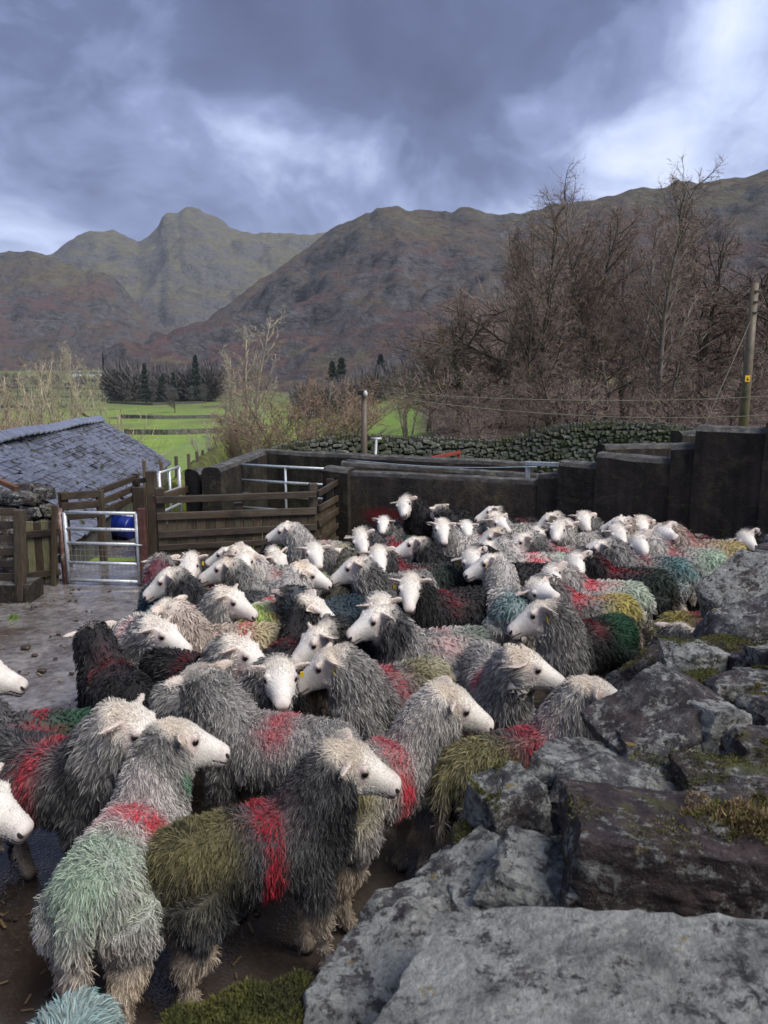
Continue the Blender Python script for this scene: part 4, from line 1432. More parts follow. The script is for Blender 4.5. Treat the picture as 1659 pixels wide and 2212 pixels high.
tree_at(K_OAK, 1015, 42, 590, 'round-headed oak behind the low spreading one', G_R, 10.5, 1.15, 4.1)
tree_at(K_OAK, 925, 46, 735, 'small oak standing apart where the wood ends', G_R, 10.5, 1.2, 1.7)
tree_at(K_OAK, 1270, 50, 500, 'oak deep in the wood behind the tallest alder', G_R, 10.5, 1.2, 3.3)
tree_at(K_ALDER, 1800, 40, 420, 'alder at the far end of the wood beyond the tall pole', G_R, 14, 1.1, .2)
G_L = 'straw-coloured saplings behind the slate shed'
for i, (px, Y, yt, k, sx, lab) in enumerate((
        (30, 30, 765, K_ASH, 1.15, 'leaning straw-coloured sapling clump at the outer end of the slate ridge'),
        (95, 28, 752, K_ASH, 1.1, 'dense straw-coloured sapling clump above the middle of the slate ridge'),
        (150, 29, 728, K_ASH2, .9, 'tallest straw-coloured sapling above the slate ridge'),
        (218, 30, 762, K_ASH2, .75, 'thin pale sapling above the end of the slate ridge'),
        (262, 26, 868, K_ASH, 1.0, 'low pale sapling hanging over the roof verge'),
        (122, 31, 742, K_ASH2, .8, 'slim straw-coloured sapling just beside the tallest one'),
        (62, 29, 760, K_ASH2, .85, 'upright sapling between the leaning and the dense clumps'),
        (8, 27, 800, K_ASH, 1.0, 'short straw-coloured clump where the slate ridge begins'),
        (60, 24, 880, K_BUSH, .8, 'tangled brown undergrowth behind the slate ridge'),
        (160, 25, 895, K_BUSH, .75, 'tangled brown undergrowth beside the tallest sapling'))):
    h_ = 7.2 if k is K_ASH else (8.6 if k is K_ASH2 else 3.9)
    tree_at(k, px, Y, yt, lab, G_L, h_, sx, i * 1.3, 0, 'sapling' if k is not K_BUSH else 'bush')
tree_at(K_ASH2, 538, 24, 655, 'tall pale ash with upswept twigs beside the round bush', None, 8.6, 1.05, .4)
tree_at(K_ASH2, 490, 24.5, 735, 'shorter pale ash leaning beside the tall pale ash', None, 8.6, 1.0, 2.4)
tree_at(K_ASH, 455, 22, 880, 'low straggling pale shrub at the foot of the ashes', None, 7.2, 1.0, 4.0, 0, 'shrub')
tree_at(K_BUSH, 665, 21, 776, 'round reddish-brown many-stemmed bush behind the fold wall', None, 3.9, .98, 1.0, 0, 'bush')
tree_at(K_BUSH, 575, 22, 860, 'small reddish bush between the ashes and the round bush', None, 3.9, .8, 3.0, 0, 'bush')
tree_at(K_ASH, 880, 44, 790, 'lichen-grey shrub tree beyond the short pole', None, 7.2, 1.3, 3.0)
tree_at(K_ASH2, 925, 52, 790, 'lichen-grey bare tree between the short pole and the wood', None, 8.6, 1.2, 1.2)

# brushwood under and behind the wood: one tangled mass
def brush(spots, n, seed, mat, L=.9, wd=.011):
    rg = np.random.default_rng(seed)
    out = MB()
    per = n // len(spots)
    for (x, y, z, hh) in spots:
        u = rg.normal(0, 1, (per, 3)); u /= np.linalg.norm(u, axis=1)[:, None]
        c = np.array((x, y, z + hh * .42)) + u * rg.uniform(0, 1, (per, 1)) ** .45 * np.array((hh * .62, hh * .5, hh * .52))
        c[:, 2] = np.maximum(c[:, 2], z)
        d = rg.normal(0, .6, (per, 3)) + u * .6 + np.array((0, 0, .45)); d /= np.linalg.norm(d, axis=1)[:, None]
        d *= (L * rg.uniform(.4, 1.2, per) * hh / 4)[:, None]
        s_ = np.cross(d, rg.normal(0, 1, (per, 3))); s_ /= np.linalg.norm(s_, axis=1)[:, None]
        s_ *= wd * hh / 4
        m_ = c + d * .5 + rg.normal(0, .06, (per, 3))
        v = np.stack([c - s_ * 1.3, c + s_ * 1.3, c + d], 1).reshape(-1, 3)
        out.add(v, np.arange(per * 3).reshape(-1, 3))
    return out
rb_ = random.Random(77)
sp_ = []
for i in range(90):
    px_ = rb_.uniform(950, 1900); Y_ = rb_.uniform(26, 56)
    sp_.append((by_px(px_, Y_), Y_, gz(by_px(px_, Y_), Y_), rb_.uniform(1.6, 3.6)))
for i in range(70):
    px_ = rb_.uniform(1080, 1950); Y_ = rb_.uniform(56, 90)
    sp_.append((by_px(px_, Y_), Y_, gz(by_px(px_, Y_), Y_), rb_.uniform(6, 13)))
tag(brush(sp_, 110000, 5, M_TWIG, .7, .008).build('brushwood', M_TWIG), kind='stuff')
sp_ = []
for i in range(40):
    px_ = rb_.uniform(-30, 300); Y_ = rb_.uniform(22, 40)
    sp_.append((by_px(px_, Y_), Y_, gz(by_px(px_, Y_), Y_), rb_.uniform(1.5, 3.0)))
tag(brush(sp_, 6000, 6, M_TWIGR, .7, .008).build('sapling_brush', M_TWIGP), kind='stuff')

# far trees in the valley: told apart one by one
G_F = 'bare trees scattered over the valley'
def on_ground(px, py):
    lo, hi = 20.0, 2500.0
    best = None
    for Y in np.geomspace(30, 2400, 400):
        p = at_y(px, py, float(Y))
        if p.z <= gz(p.x, p.y):
            return p.x, float(Y)
    return by_px(px, 900), 900.0
for i, (px, py, hpx, lab) in enumerate(((378, 892, 52, 'round grey bare tree alone in the near green field'), (282, 868, 30, 'small bare tree by the field wall beyond the shed'),
        (365, 838, 40, 'bare tree at the foot of the conifer clump'), (330, 838, 34, 'bare tree beside the dark conifers'), (300, 835, 28, 'bare tree at the near edge of the conifer clump'),
        (415, 842, 36, 'bare tree right of the conifer clump'), (445, 848, 40, 'grey bare tree behind the shorter pale ash'), (700, 862, 46, 'grey bare tree behind the round bush'),
        (790, 868, 60, 'grey bare tree behind the short pole'), (820, 860, 70, 'tall grey bare tree beyond the short pole'), (850, 868, 64, 'grey bare tree left of the wood'),
        (640, 852, 40, 'bare tree far behind the round bush'), (885, 872, 60, 'grey bare tree against the foot of the fell'))):
    x, Y = on_ground(px, py)
    Y = min(Y, 420.0); x = by_px(px, Y)
    hgt = hpx / F * Y
    K_FAR.place(x, Y, lab, G_F, hgt / 10.0, i * 1.1, 1.0)
# conifers
def conifer(seed, h=12.0):
    rg = np.random.default_rng(seed)
    trunk = MB().add(*tube([(0, 0, -.3), (0, 0, h * .6), (0, 0, h)], [.22, .12, .02], 6))
    n = 2600
    t = rg.uniform(.08, 1, n)
    rad = (1 - t) ** .8 * h * .19 * (.75 + .25 * np.sin(t * 55)) * rg.uniform(.3, 1, n) ** .5
    th = rg.uniform(0, 2 * math.pi, n)
    c = np.stack([rad * np.cos(th), rad * np.sin(th), t * h - rad * .25], 1)
    d = np.stack([np.cos(th), np.sin(th), rg.uniform(-.5, .1, n)], 1) * (.35 + .25 * rg.random(n))[:, None] * h / 12
    s = np.cross(d, rg.normal(0, 1, (n, 3))); s /= np.linalg.norm(s, axis=1)[:, None]
    s *= .14 * h / 12
    v = np.stack([c - s, c + s, c + d], 1).reshape(-1, 3)
    return trunk.mesh('trunk', M_BARKD, True), MB().add(v, np.arange(n * 3).reshape(-1, 3)).mesh('crown', M_CONIFER)
CON = [conifer(1), conifer(2)]
for i, (px, py, hpx, lab) in enumerate(((317, 838, 52, 'tallest dark spruce of the valley clump'), (352, 842, 34, 'dark spruce standing right of the tallest one'), (372, 842, 38, 'dark spruce beside its shorter neighbour in the valley clump'),
        (340, 842, 28, 'small dark spruce in the middle of the valley clump'), (415, 800, 34, 'lone dark spruce up on the fell foot'), (715, 850, 70, 'dark pine behind the round bush'), (735, 850, 78, 'broad dark pine beside the one behind the round bush'),
        (822, 815, 52, 'dark pine above the grey trees left of the wood'))):
    Y = 420.0; x = by_px(px, Y)
    z0 = at_y(px, py, Y).z
    zg = gz(x, Y)
    hgt = hpx / F * Y + max(0, z0 - zg)
    o = thing('conifer_tree', lab, 'conifer', (x, Y + i * 3, zg), i * 1.0, 'dark conifers in the valley')
    o.scale = (hgt / 12 * (1.5 if px > 700 else 1.0),) * 2 + (hgt / 12,)
    link('trunk', CON[i % 2][0], o); link('crown', CON[i % 2][1], o)
# far woods that read as one mass: tufts of twigs
def woodland(name, spots, n, h, seed, mat, size):
    rg = np.random.default_rng(seed)
    out = MB()
    for (x, y, z, hh) in spots:
        k = n // len(spots)
        u = rg.normal(0, 1, (k, 3)); u /= np.linalg.norm(u, axis=1)[:, None]
        c = u * (rg.uniform(0, 1, (k, 1)) ** .4) * np.array((hh * .48, hh * .48, hh * .5)) + np.array((x, y, z + hh * .5))
        d = u * hh * size + np.array((0, 0, hh * size * .7))
        s = np.cross(d, rg.normal(0, 1, (k, 3))); s /= np.linalg.norm(s, axis=1)[:, None]
        s *= hh * size * .16
        v = np.stack([c - s, c + s, c + d], 1).reshape(-1, 3)
        out.add(v, np.arange(k * 3).reshape(-1, 3))
    return tag(out.build(name, mat), kind='stuff')
rg_ = random.Random(9)
spots = []
for i in range(120):
    px = rg_.uniform(240, 470); Y = rg_.uniform(440, 560)
    x = by_px(px, Y)
    spots.append((x, Y, gz(x, Y), rg_.uniform(12, 22)))
for i in range(90):
    px = rg_.uniform(640, 960); Y = rg_.uniform(270, 400)
    x = by_px(px, Y)
    spots.append((x, Y, gz(x, Y), rg_.uniform(7, 13)))
for i in range(70):
    px = rg_.uniform(-40, 260); Y = rg_.uniform(500, 900)
    x = by_px(px, Y)
    spots.append((x, Y, gz(x, Y), rg_.uniform(4, 8)))
woodland('woodland', spots, 80000, 12, 3, M_TWIGFAR, .16)

# field walls across the valley floor and far houses
def far_wall(pts, label, h=1.3, w=.8):
    mb = MB()
    P = []
    for (px, py) in pts:
        x, Y = on_ground(px, py)
        P.append((x, Y, gz(x, Y)))
    for a, b in zip(P[:-1], P[1:]):
        n = 8
        for i in range(n):
            s0, s1 = i / n, (i + 1) / n
            p = [a[k] + (b[k] - a[k]) * s0 for k in (0, 1)]; q = [a[k] + (b[k] - a[k]) * s1 for k in (0, 1)]
            mb.add(*beam_np((p[0], p[1], gz(*p) + h * .35), (q[0], q[1], gz(*q) + h * .35), h * 1.3, w, .1))
    tag(mb.build('valley_wall', M_FSTONE), label, 'wall', 'far field walls in the valley')
far_wall([(262, 903), (330, 906), (470, 903)], 'dark field wall beyond the nearest bright green field')
far_wall([(270, 938), (360, 940), (480, 936)], 'dark field wall in front of the nearest bright green field')
far_wall([(-40, 862), (120, 860), (290, 856)], 'long field wall across the middle of the valley')
far_wall([(-40, 838), (150, 840), (330, 845)], 'field wall below the far white farm')
far_wall([(230, 872), (330, 876), (440, 872)], 'field wall behind the round grey bare tree')
far_wall([(-40, 880), (80, 884), (200, 880)], 'field wall seen through the sapling stems')
def house(px, py, wpx, hpx, label, Y=None, rz=0.0):
    x, Yg = on_ground(px, py)
    Y = Yg if Y is None else Y
    x = by_px(px, Y); z = gz(x, Y)
    W_ = wpx / F * Y; hh = hpx / F * Y
    o = thing('farmhouse', label, 'house', (x, Y, z), rz)
    D_ = W_ * .5
    link('wall', mesh_np('wall', *cbox(W_, D_, hh * 1.2, .02), M_WHITEWASH), o, (0, 0, hh * .45))
    ov = .06 * W_
    v = np.array([(-W_ / 2 - ov, -D_ / 2 - ov, hh), (W_ / 2 + ov, -D_ / 2 - ov, hh), (W_ / 2 + ov, 0, hh * 1.55), (-W_ / 2 - ov, 0, hh * 1.55), (-W_ / 2 - ov, D_ / 2 + ov, hh), (W_ / 2 + ov, D_ / 2 + ov, hh)])
    rf_ = link('roof', mesh_np('roof', v, np.array([(0, 1, 2, 3), (3, 2, 5, 4), (0, 4, 5, 1)]), M_ROOFFAR), o)
    link('chimney', mesh_np('chimney', *cbox(W_ * .1, W_ * .12, hh * .5, .02), M_WHITEWASH), rf_, (W_ * .4, 0, hh * 1.6))
    gv = np.array([(-W_ / 2, -D_ / 2, hh), (-W_ / 2, D_ / 2, hh), (-W_ / 2, 0, hh * 1.5), (W_ / 2, -D_ / 2, hh), (W_ / 2, D_ / 2, hh), (W_ / 2, 0, hh * 1.5)])
    link('gable', mesh_np('gable', gv, np.array([(0, 2, 1), (3, 4, 5)]), M_WHITEWASH), o)
    for i in range(3):
        for k in range(2):
            wd = link('window', mesh_np('window', *cbox(W_ * .12, .06, hh * .2, .01), M_GLASSFAR), o, (W_ * (-.3 + .3 * i), -D_ / 2 - .01, hh * (.28 + .42 * k)))
    link('door', mesh_np('door', *cbox(W_ * .08, .06, hh * .36, .01), M_ROOFFAR), o, (W_ * .15, -D_ / 2 - .012, hh * .2))
house(172, 794, 16, 7, 'far white farmhouse at the foot of the fell beyond the saplings', 880, .2)
house(212, 793, 22, 6, 'long low white farm building beside the far farmhouse', 900, -.1)
house(642, 905, 26, 20, 'white cottage half hidden behind the round bush', 120, .3)
house(505, 921, 15, 9, 'small white cottage behind the two pale ashes', 150, -.3)
house(668, 850, 30, 14, 'white house higher up behind the round bush', 300, .1)
# ================================================================== rubble wall in the foreground
def rock_mesh(dims, seed, sub=4, nplanes=10, sharp=110.0, rough=.05):
    rg = np.random.default_rng(seed)
    bm = bmesh.new()
    bmesh.ops.create_icosphere(bm, subdivisions=sub, radius=1)
    v = np.array([q.co[:] for q in bm.verts]); f = np.array([[q.index for q in fc.verts] for fc in bm.faces])
    bm.free()
    N = rg.normal(0, 1, (nplanes, 3)); N /= np.linalg.norm(N, axis=1)[:, None]
    N = np.concatenate([N, np.eye(3) + rg.normal(0, .12, (3, 3)), -np.eye(3) + rg.normal(0, .12, (3, 3))])
    N /= np.linalg.norm(N, axis=1)[:, None]
    h = np.concatenate([rg.uniform(.82, 1.12, nplanes), rg.uniform(.72, .88, 6)])
    d = np.maximum(v @ N.T, 1e-3) / h[None]
    inv = (d ** sharp).sum(1) ** (1 / sharp)
    v = v / inv[:, None]
    v *= np.asarray(dims) / 2 / .86
    n = v / np.linalg.norm(v, axis=1)[:, None]
    sz = float(np.mean(dims))
    strat = np.abs(fbm(v / sz * np.array((1.2, 1.2, 7.0)) + seed, 3, seed + 9))
    dsp = -rough * sz * .9 * strat + rough * sz * 1.25 * (fbm(v / sz * 3.2 + seed, 4, seed) + .55 * fbm(v / sz * 11 + seed, 3, seed + 3)) + .3 * rough * sz * fbm(v / sz * 34, 3, seed + 5)
    v = v + n * dsp[:, None]
    return v, f
def stone(parent, px, py, z, dims, rot=(0, 0, 0), tone=.5, lichen=.5, mossy=.3, sub=5, seed=1, name='stone', label=None, rough=.05, P=None):
    v, f = rock_mesh(dims, seed, sub, rough=rough)
    o = link(name, mesh_np(name, v, f, M_ROCK, 'auto'), parent)
    c = at_z(px, py, z) if P is None else Vector(P)
    o.location = c
    o.rotation_euler = tuple(R(a) for a in rot)
    o['tone'] = float(tone); o['lichen'] = float(lichen); o['mossy'] = float(mossy)
    if label: o['label'] = label
    return o
rw = thing('rubble_wall', 'tumbled dry-stone wall of lichened boulders beside the flock', 'wall')
ST = [
    # px, py, z, dims, rot, tone, lichen, mossy, sub, seed
    (1420, 2232, 1.345, (.72, .29, .16), (8, -2, -8), .66, .86, .20, 6, 1, .035),
    (1535, 1905, 1.32, (.60, .24, .23), (-6, 5, -10), .16, .34, .38, 6, 2, .04),
    (1098, 1775, 1.27, (.165, .15, .20), (4, -8, 24), .62, .55, .30, 6, 3, .045),
    (1160, 1918, 1.285, (.175, .14, .125), (10, 8, -16), .85, .66, .20, 6, 4, .045),
    (985, 1950, 1.22, (.30, .17, .11), (4, -14, 40), .70, .62, .15, 6, 5, .045),
    (985, 1880, 1.20, (.10, .09, .09), (0, 0, 20), .70, .5, .2, 5, 6, .05),
    (862, 2105, 1.23, (.24, .18, .14), (0, -10, 24), .55, .70, .15, 5, 7, .05),
    (735, 2195, 1.22, (.15, .13, .12), (0, 0, 10), .72, .66, .2, 5, 8, .05),
    (520, 2284, 1.20, (.25, .16, .12), (0, 0, 8), .3, .4, .62, 5, 9, .06),
    (1425, 1578, 1.30, (.35, .24, .18), (14, -30, 18), .42, .42, .15, 6, 10, .035),
    (1255, 1676, 1.24, (.255, .19, .14), (0, 5, -18), .88, .58, .1, 6, 11, .035),
    (1415, 1640, 1.27, (.22, .15, .12), (0, -6, 10), .45, .40, .2, 5, 12, .04),
    (1542, 1590, 1.31, (.17, .14, .18), (0, 20, 30), .60, .85, .2, 5, 13, .06),
    (1585, 1502, 1.31, (.17, .13, .12), (0, -6, 0), .58, .5, .2, 5, 14, .04),
    (1648, 1640, 1.33, (.17, .15, .15), (0, 10, 0), .35, .4, .3, 5, 15, .05),
    (1493, 1432, 1.27, (.20, .16, .14), (0, 6, 12), .70, .75, .3, 5, 16, .05),
    (1612, 1368, 1.27, (.32, .22, .21), (0, -18, 8), .66, .46, .25, 5, 17, .04),
    (1612, 1292, 1.27, (.44, .26, .24), (10, -34, 14), .30, .60, .2, 5, 18, .04),
    (1690, 1232, 1.25, (.30, .26, .20), (0, -8, 0), .62, .5, .2, 5, 19, .04),
    (1625, 1438, 1.27, (.20, .13, .11), (0, 0, 12), .22, .35, .2, 5, 20, .05),
    (1636, 1488, 1.31, (.15, .13, .12), (0, 6, -10), .6, .5, .3, 5, 21, .05),
    (1420, 1440, 1.20, (.22, .14, .13), (0, -16, 30), .3, .4, .6, 5, 22, .05),
    (1560, 1420, 1.27, (.17, .13, .12), (0, -6, 30), .3, .3, .75, 5, 23, .05),
    (1530, 1500, 1.26, (.16, .13, .12), (0, -10, 0), .35, .3, .8, 5, 24, .05),
    (1455, 1520, 1.22, (.20, .16, .14), (0, -10, 20), .3, .4, .5, 5, 25, .05),
    (1480, 1700, 1.26, (.34, .16, .12), (0, 0, -8), .55, .4, .5, 5, 26, .04),
    (1330, 1720, 1.27, (.30, .18, .12), (8, 4, -8), .72, .5, .25, 5, 27, .04),
    (1270, 1960, 1.22, (.28, .20, .16), (0, 0, 10), .2, .3, .6, 5, 28, .05),
    (1060, 1860, 1.20, (.16, .13, .12), (0, 0, 10), .3, .3, .8, 5, 29, .05),
    (905, 2010, 1.20, (.18, .15, .12), (0, 0, 30), .62, .6, .2, 5, 30, .05),
    (1110, 2010, 1.22, (.24, .18, .12), (0, 0, 10), .6, .6, .2, 5, 32, .05),
    (1590, 1720, 1.30, (.26, .2, .14), (0, 0, 0), .35, .4, .5, 5, 33, .05),
    (1700, 1560, 1.32, (.24, .2, .18), (0, 0, 20), .6, .5, .3, 5, 34, .05),
    (1700, 1440, 1.30, (.26, .2, .18), (0, 0, 20), .5, .5, .3, 5, 35, .05),
    (1740, 1310, 1.24, (.34, .26, .2), (0, 0, 20), .6, .5, .3, 5, 36, .05),
]
MOSSY = []
for i, (px, py, z, dims, rot, tone, li, mo, sub, seed, rough) in enumerate(ST):
    MOSSY.append(stone(rw, px, py, z, dims, rot, tone, li, mo, sub, 100 + seed * 3, rough=rough))
# courses below the visible stones, down to the ground
edge = [(470, 2290), (640, 2215), (860, 2020), (945, 1900), (1030, 1780), (1150, 1665), (1250, 1600), (1440, 1440), (1530, 1345), (1612, 1210), (1650, 1130)]
E = [at_z(px, py, 1.2) for px, py in edge]
seg = []
for a, b in zip(E[:-1], E[1:]):
    n = max(1, round((b - a).length / .27))
    for i in range(n):
        seg.append((a.lerp(b, (i + .5) / n), (b - a).normalized()))
kk = 0
pool = [mesh_np('stone', *rock_mesh((.34, .30, .27), 900 + s, 3), M_ROCK, True) for s in range(8)]
for (p, d) in seg:
    nin = Vector((d.y, -d.x, 0))
    for row in range(5):
        for dep in range(2):
            o = link('stone', pool[kk % 8], rw)
            c = p + nin * (.17 + .02 * (4 - row) * -1 + dep * .27) + d * (.13 if row % 2 else 0)
            o.location = (c.x, c.y, .10 + row * .235)
            o.rotation_euler = (rs.uniform(-.15, .15), rs.uniform(-.15, .15), math.atan2(d.y, d.x) + rs.uniform(-.2, .2))
            o['tone'] = rs.uniform(.2, .8); o['lichen'] = .5; o['mossy'] = .4
            kk += 1
# moss: cushions grown over the upper faces of the damp stones
def moss_cover(o, n, thr, length, seed, mat):
    me = o.data
    v = np.zeros(len(me.vertices) * 3); me.vertices.foreach_get('co', v); v = v.reshape(-1, 3)
    f = np.zeros(len(me.polygons) * 3, np.int32); me.polygons.foreach_get('vertices', f); f = f.reshape(-1, 3)
    Mx = np.array(o.rotation_euler.to_matrix())
    v = v @ Mx.T + np.array(o.location)
    a_, b_, c_ = v[f[:, 0]], v[f[:, 1]], v[f[:, 2]]
    fn = np.cross(b_ - a_, c_ - a_); ar = np.linalg.norm(fn, axis=1); fn /= ar[:, None] + 1e-12
    cen = (a_ + b_ + c_) / 3
    wt = ar * (fn[:, 2] > .15) * (fbm(cen * 14 + seed, 3, seed) + .35 * fn[:, 2] > thr)
    if wt.sum() <= 0: return
    rg = np.random.default_rng(seed)
    k = rg.choice(len(f), n, p=wt / wt.sum())
    r1, r2 = np.sqrt(rg.random(n))[:, None], rg.random(n)[:, None]
    P = a_[k] * (1 - r1) + b_[k] * (r1 * (1 - r2)) + c_[k] * (r1 * r2)
    N = fn[k]
    hump = (.35 + .65 * np.clip(fbm(P * 38, 2, seed + 4) + .5, 0, 1))[:, None]
    d = N * .9 + rg.normal(0, .45, (n, 3)); d /= np.linalg.norm(d, axis=1)[:, None]
    sd_ = np.cross(d, rg.normal(0, 1, (n, 3))); sd_ /= np.linalg.norm(sd_, axis=1)[:, None]
    P = P + N * hump * length * .9 * rg.uniform(0, 1, (n, 1))
    V = np.stack([P - sd_ * .0016, P + sd_ * .0016, P + d * length * hump * rg.uniform(.4, 1.1, (n, 1))], 1).reshape(-1, 3)
    tag(MB().add(V, np.arange(n * 3).reshape(-1, 3)).build('moss', mat, rw), kind='stuff')
for i, (o, spec_) in enumerate(zip(MOSSY, ST)):
    mo_ = spec_[7]
    if i == 8: moss_cover(o, 16000, -.35, .014, i, M_MOSS)
    elif mo_ >= .75: moss_cover(o, 3500, -.05, .010, i, M_MOSS)
    elif mo_ >= .5: moss_cover(o, 2200, .30, .009, i, M_MOSS)
    elif mo_ >= .3: moss_cover(o, 1300, .55, .008, i, M_MOSS)
def moss_on(px, py, z, rad, seed, n=900, mat=None, length=.012, up=(0, -.2, 1), lab=None):
    c = at_z(px, py, z)
    rm = random.Random(seed * 7)
    cs = [((c.x + rm.gauss(0, rad * .7), c.y + rm.gauss(0, rad * .5), c.z - abs(rm.gauss(0, rad * .18))), up, rad * rm.uniform(.35, .75)) for _ in range(6)]
    o = tufts('moss', cs, n, .9, length * .7, .0018, mat or M_MOSS, seed, .7, rw)
    o['kind'] = 'stuff'
    return o
for k in range(9):
    moss_on(1530 + k * 20, 1765 - k * 3 + (k % 3) * 8, 1.43 + .004 * k, .045, 20 + k, 700, M_STRAW if k % 2 else M_MOSS, .022)
# stub of old wall at the far left with a long lintel stone
sw = thing('wall_stub', 'stub of old stone wall with a long lintel stone beside the slate roof', 'wall')
for i, (px, py, Y, dims, rot, tone) in enumerate(((42, 1076, 8.45, (.52, .32, .155), (0, 4, 0), .5), (95, 1066, 8.6, (.22, .25, .16), (0, 0, 10), .35), (20, 1108, 8.5, (.34, .35, .18), (0, 0, 5), .35),
        (72, 1106, 8.5, (.26, .35, .17), (0, 6, 0), .45), (104, 1100, 8.6, (.2, .3, .16), (0, 0, 20), .3), (30, 1142, 8.5, (.4, .4, .22), (0, 0, 5), .3), (85, 1140, 8.5, (.36, .4, .22), (0, 0, 5), .35),
        (40, 1180, 8.5, (.45, .4, .25), (0, 0, 5), .3), (95, 1180, 8.5, (.4, .4, .25), (0, 0, 5), .3), (60, 1218, 8.5, (.6, .4, .26), (0, 0, 5), .3), (-30, 1080, 8.5, (.4, .35, .2), (0, 0, 5), .4),
        (-40, 1130, 8.5, (.45, .4, .3), (0, 0, 5), .4), (-40, 1190, 8.5, (.5, .4, .35), (0, 0, 5), .4), (60, 1052, 8.7, (.3, .25, .1), (0, 0, 8), .4))):
    stone(sw, 0, 0, 0, dims, rot, tone, .4, .45, 4, 400 + i, P=at_y(px, py, Y))
a, b = at_y(-30, 1026, 8.4), at_y(36, 1056, 8.2)
tag(beam('orange_plank', a, b, .06, .05, M_ORANGEWOOD, None, .005), 'fresh orange-brown plank lying slantwise on the wall stub', 'plank')
a, b = at_y(46, 1058, 8.15), at_y(58, 1061, 8.1)
# loose pebbles and droppings on the yard
for i, (px, py, s_) in enumerate(((55, 1402, .05), (75, 1418, .03), (90, 1452, .04), (28, 1335, .03), (155, 1458, .025), (120, 1425, .02), (185, 1480, .02))):
    c = at_z(px, py, 0)
    v, f = rough_stone(s_ * 1.6, s_ * 1.1, s_ * .8, i + 3, 2)
    o = link('clod', mesh_np('clod', v, f, M_WOOD, True))
    o.location = (c.x, c.y, .012)
    tag(o, 'small dark clod of muck lying on the wet yard', 'clod', 'clods on the open yard')
c = at_z(28, 1337, 0)
tag(tufts('grass_tuft', [((c.x, c.y, 0), (0, 0, 1), .05)], 60, .1, .07, .004, M_GRASS, 3), 'tiny green grass tuft growing in the open yard', 'grass')
gr = []
for k in range(60):
    c = at_y(rs.uniform(1135, 1230), 990, rs.uniform(13.2, 14.4))
    gr.append(((c.x, c.y, gz(c.x, c.y)), (0, 0, 1), .3))
tag(tufts('grass', gr, 6000, .1, .16, .008, M_GRASS, 4), kind='stuff')
gr = []
for k in range(14):
    c = at_z(rs.uniform(330, 560), 1262 + rs.uniform(-6, 6), 0)
    gr.append(((c.x, c.y - .03, 0), (0, 0, 1), .07))
tag(tufts('dead_grass', gr, 500, .1, .13, .0025, M_STRAW, 14), kind='stuff')

# trodden muck, straw ends and droppings over the yard
rgl = np.random.default_rng(12)
lit = MB()
for k in range(1500):
    x_, y_ = rgl.uniform(-6, 2.5), rgl.uniform(2.0, 8.4)
    a_ = rgl.uniform(0, 6.28); L_ = rgl.uniform(.008, .035)
    d_ = np.array((math.cos(a_), math.sin(a_), 0)) * L_; n_ = np.array((-d_[1], d_[0], 0)) * .18
    c_ = np.array((x_, y_, .006 + .002 * rgl.random()))
    lit.add(np.array([c_ - d_ - n_, c_ + d_ - n_, c_ + d_ + n_, c_ - d_ + n_]), np.array([(0, 1, 2, 3)]))
tag(lit.build('straw_litter', M_STRAW), kind='stuff')
dr = MB()
for k in range(260):
    x_, y_ = rgl.uniform(-6, 2.5), rgl.uniform(2.0, 8.4)
    for j in range(int(rgl.integers(2, 6))):
        r_ = rgl.uniform(.006, .016)
        v, f = rough_stone(r_ * 2, r_ * 1.6, r_ * 1.2, k % 30)
        dr.add(v + np.array((x_ + rgl.normal(0, .03), y_ + rgl.normal(0, .03), .006)), f)
tag(dr.build('droppings', M_WOOD), kind='stuff')
# ================================================================== sheep
def loft(st, sides=20):
    """st: (centre, axis a, axis b, ra, rb_up, rb_dn)"""
    V = []
    ang = np.linspace(0, 2 * math.pi, sides, endpoint=False)
    for c, a, b, ra, ru, rd in st:
        a, b, c = np.array(a, float), np.array(b, float), np.array(c, float)
        sn = np.sin(ang)
        V.append(c + np.cos(ang)[:, None] * ra * a + (np.where(sn > 0, sn * ru, sn * rd))[:, None] * b)
    n = len(st)
    V = np.concatenate(V)
    f = []
    for i in range(n - 1):
        for j in range(sides):
            k = (j + 1) % sides
            f += [(i * sides + j, i * sides + k, (i + 1) * sides + k), (i * sides + j, (i + 1) * sides + k, (i + 1) * sides + j)]
    c0, c1 = len(V), len(V) + 1
    V = np.concatenate([V, [np.array(st[0][0], float)], [np.array(st[-1][0], float)]])
    for j in range(sides):
        k = (j + 1) % sides
        f += [(c0, k, j), (c1, (n - 1) * sides + j, (n - 1) * sides + k)]
    return V, np.array(f)
def loft_path(pts, radii, sides=16):
    pts = np.array(pts, float)
    t = np.gradient(pts, axis=0); t /= np.linalg.norm(t, axis=1)[:, None]
    st = []
    for p, d, r in zip(pts, t, radii):
        ra, rb = (r, r) if not isinstance(r, tuple) else r
        a = np.array((0, 1.0, 0)); a = a - d * a.dot(d); a /= np.linalg.norm(a)
        b = np.cross(d, a)
        if b[2] < 0 or (abs(b[2]) < .3 and b[0] > 0 and False): b = -b
        st.append((p, a, b, ra, rb, rb))
    return loft(st, sides)
NB, NP = np.array((.215, 0, .55)), np.array((.392, 0, .79))     # neck base, poll
NL = np.linalg.norm(NP - NB); NU = (NP - NB) / NL
HN = np.array((.604, 0, .669))                                   # nose tip
HU = (HN - NP) / np.linalg.norm(HN - NP); HLn = np.linalg.norm(HN - NP)
HUP = np.array((-HU[2], 0, HU[0]))
def hp(s, lat, up):
    return NP + HU * HLn * s + np.array((0, lat, 0)) + HUP * up
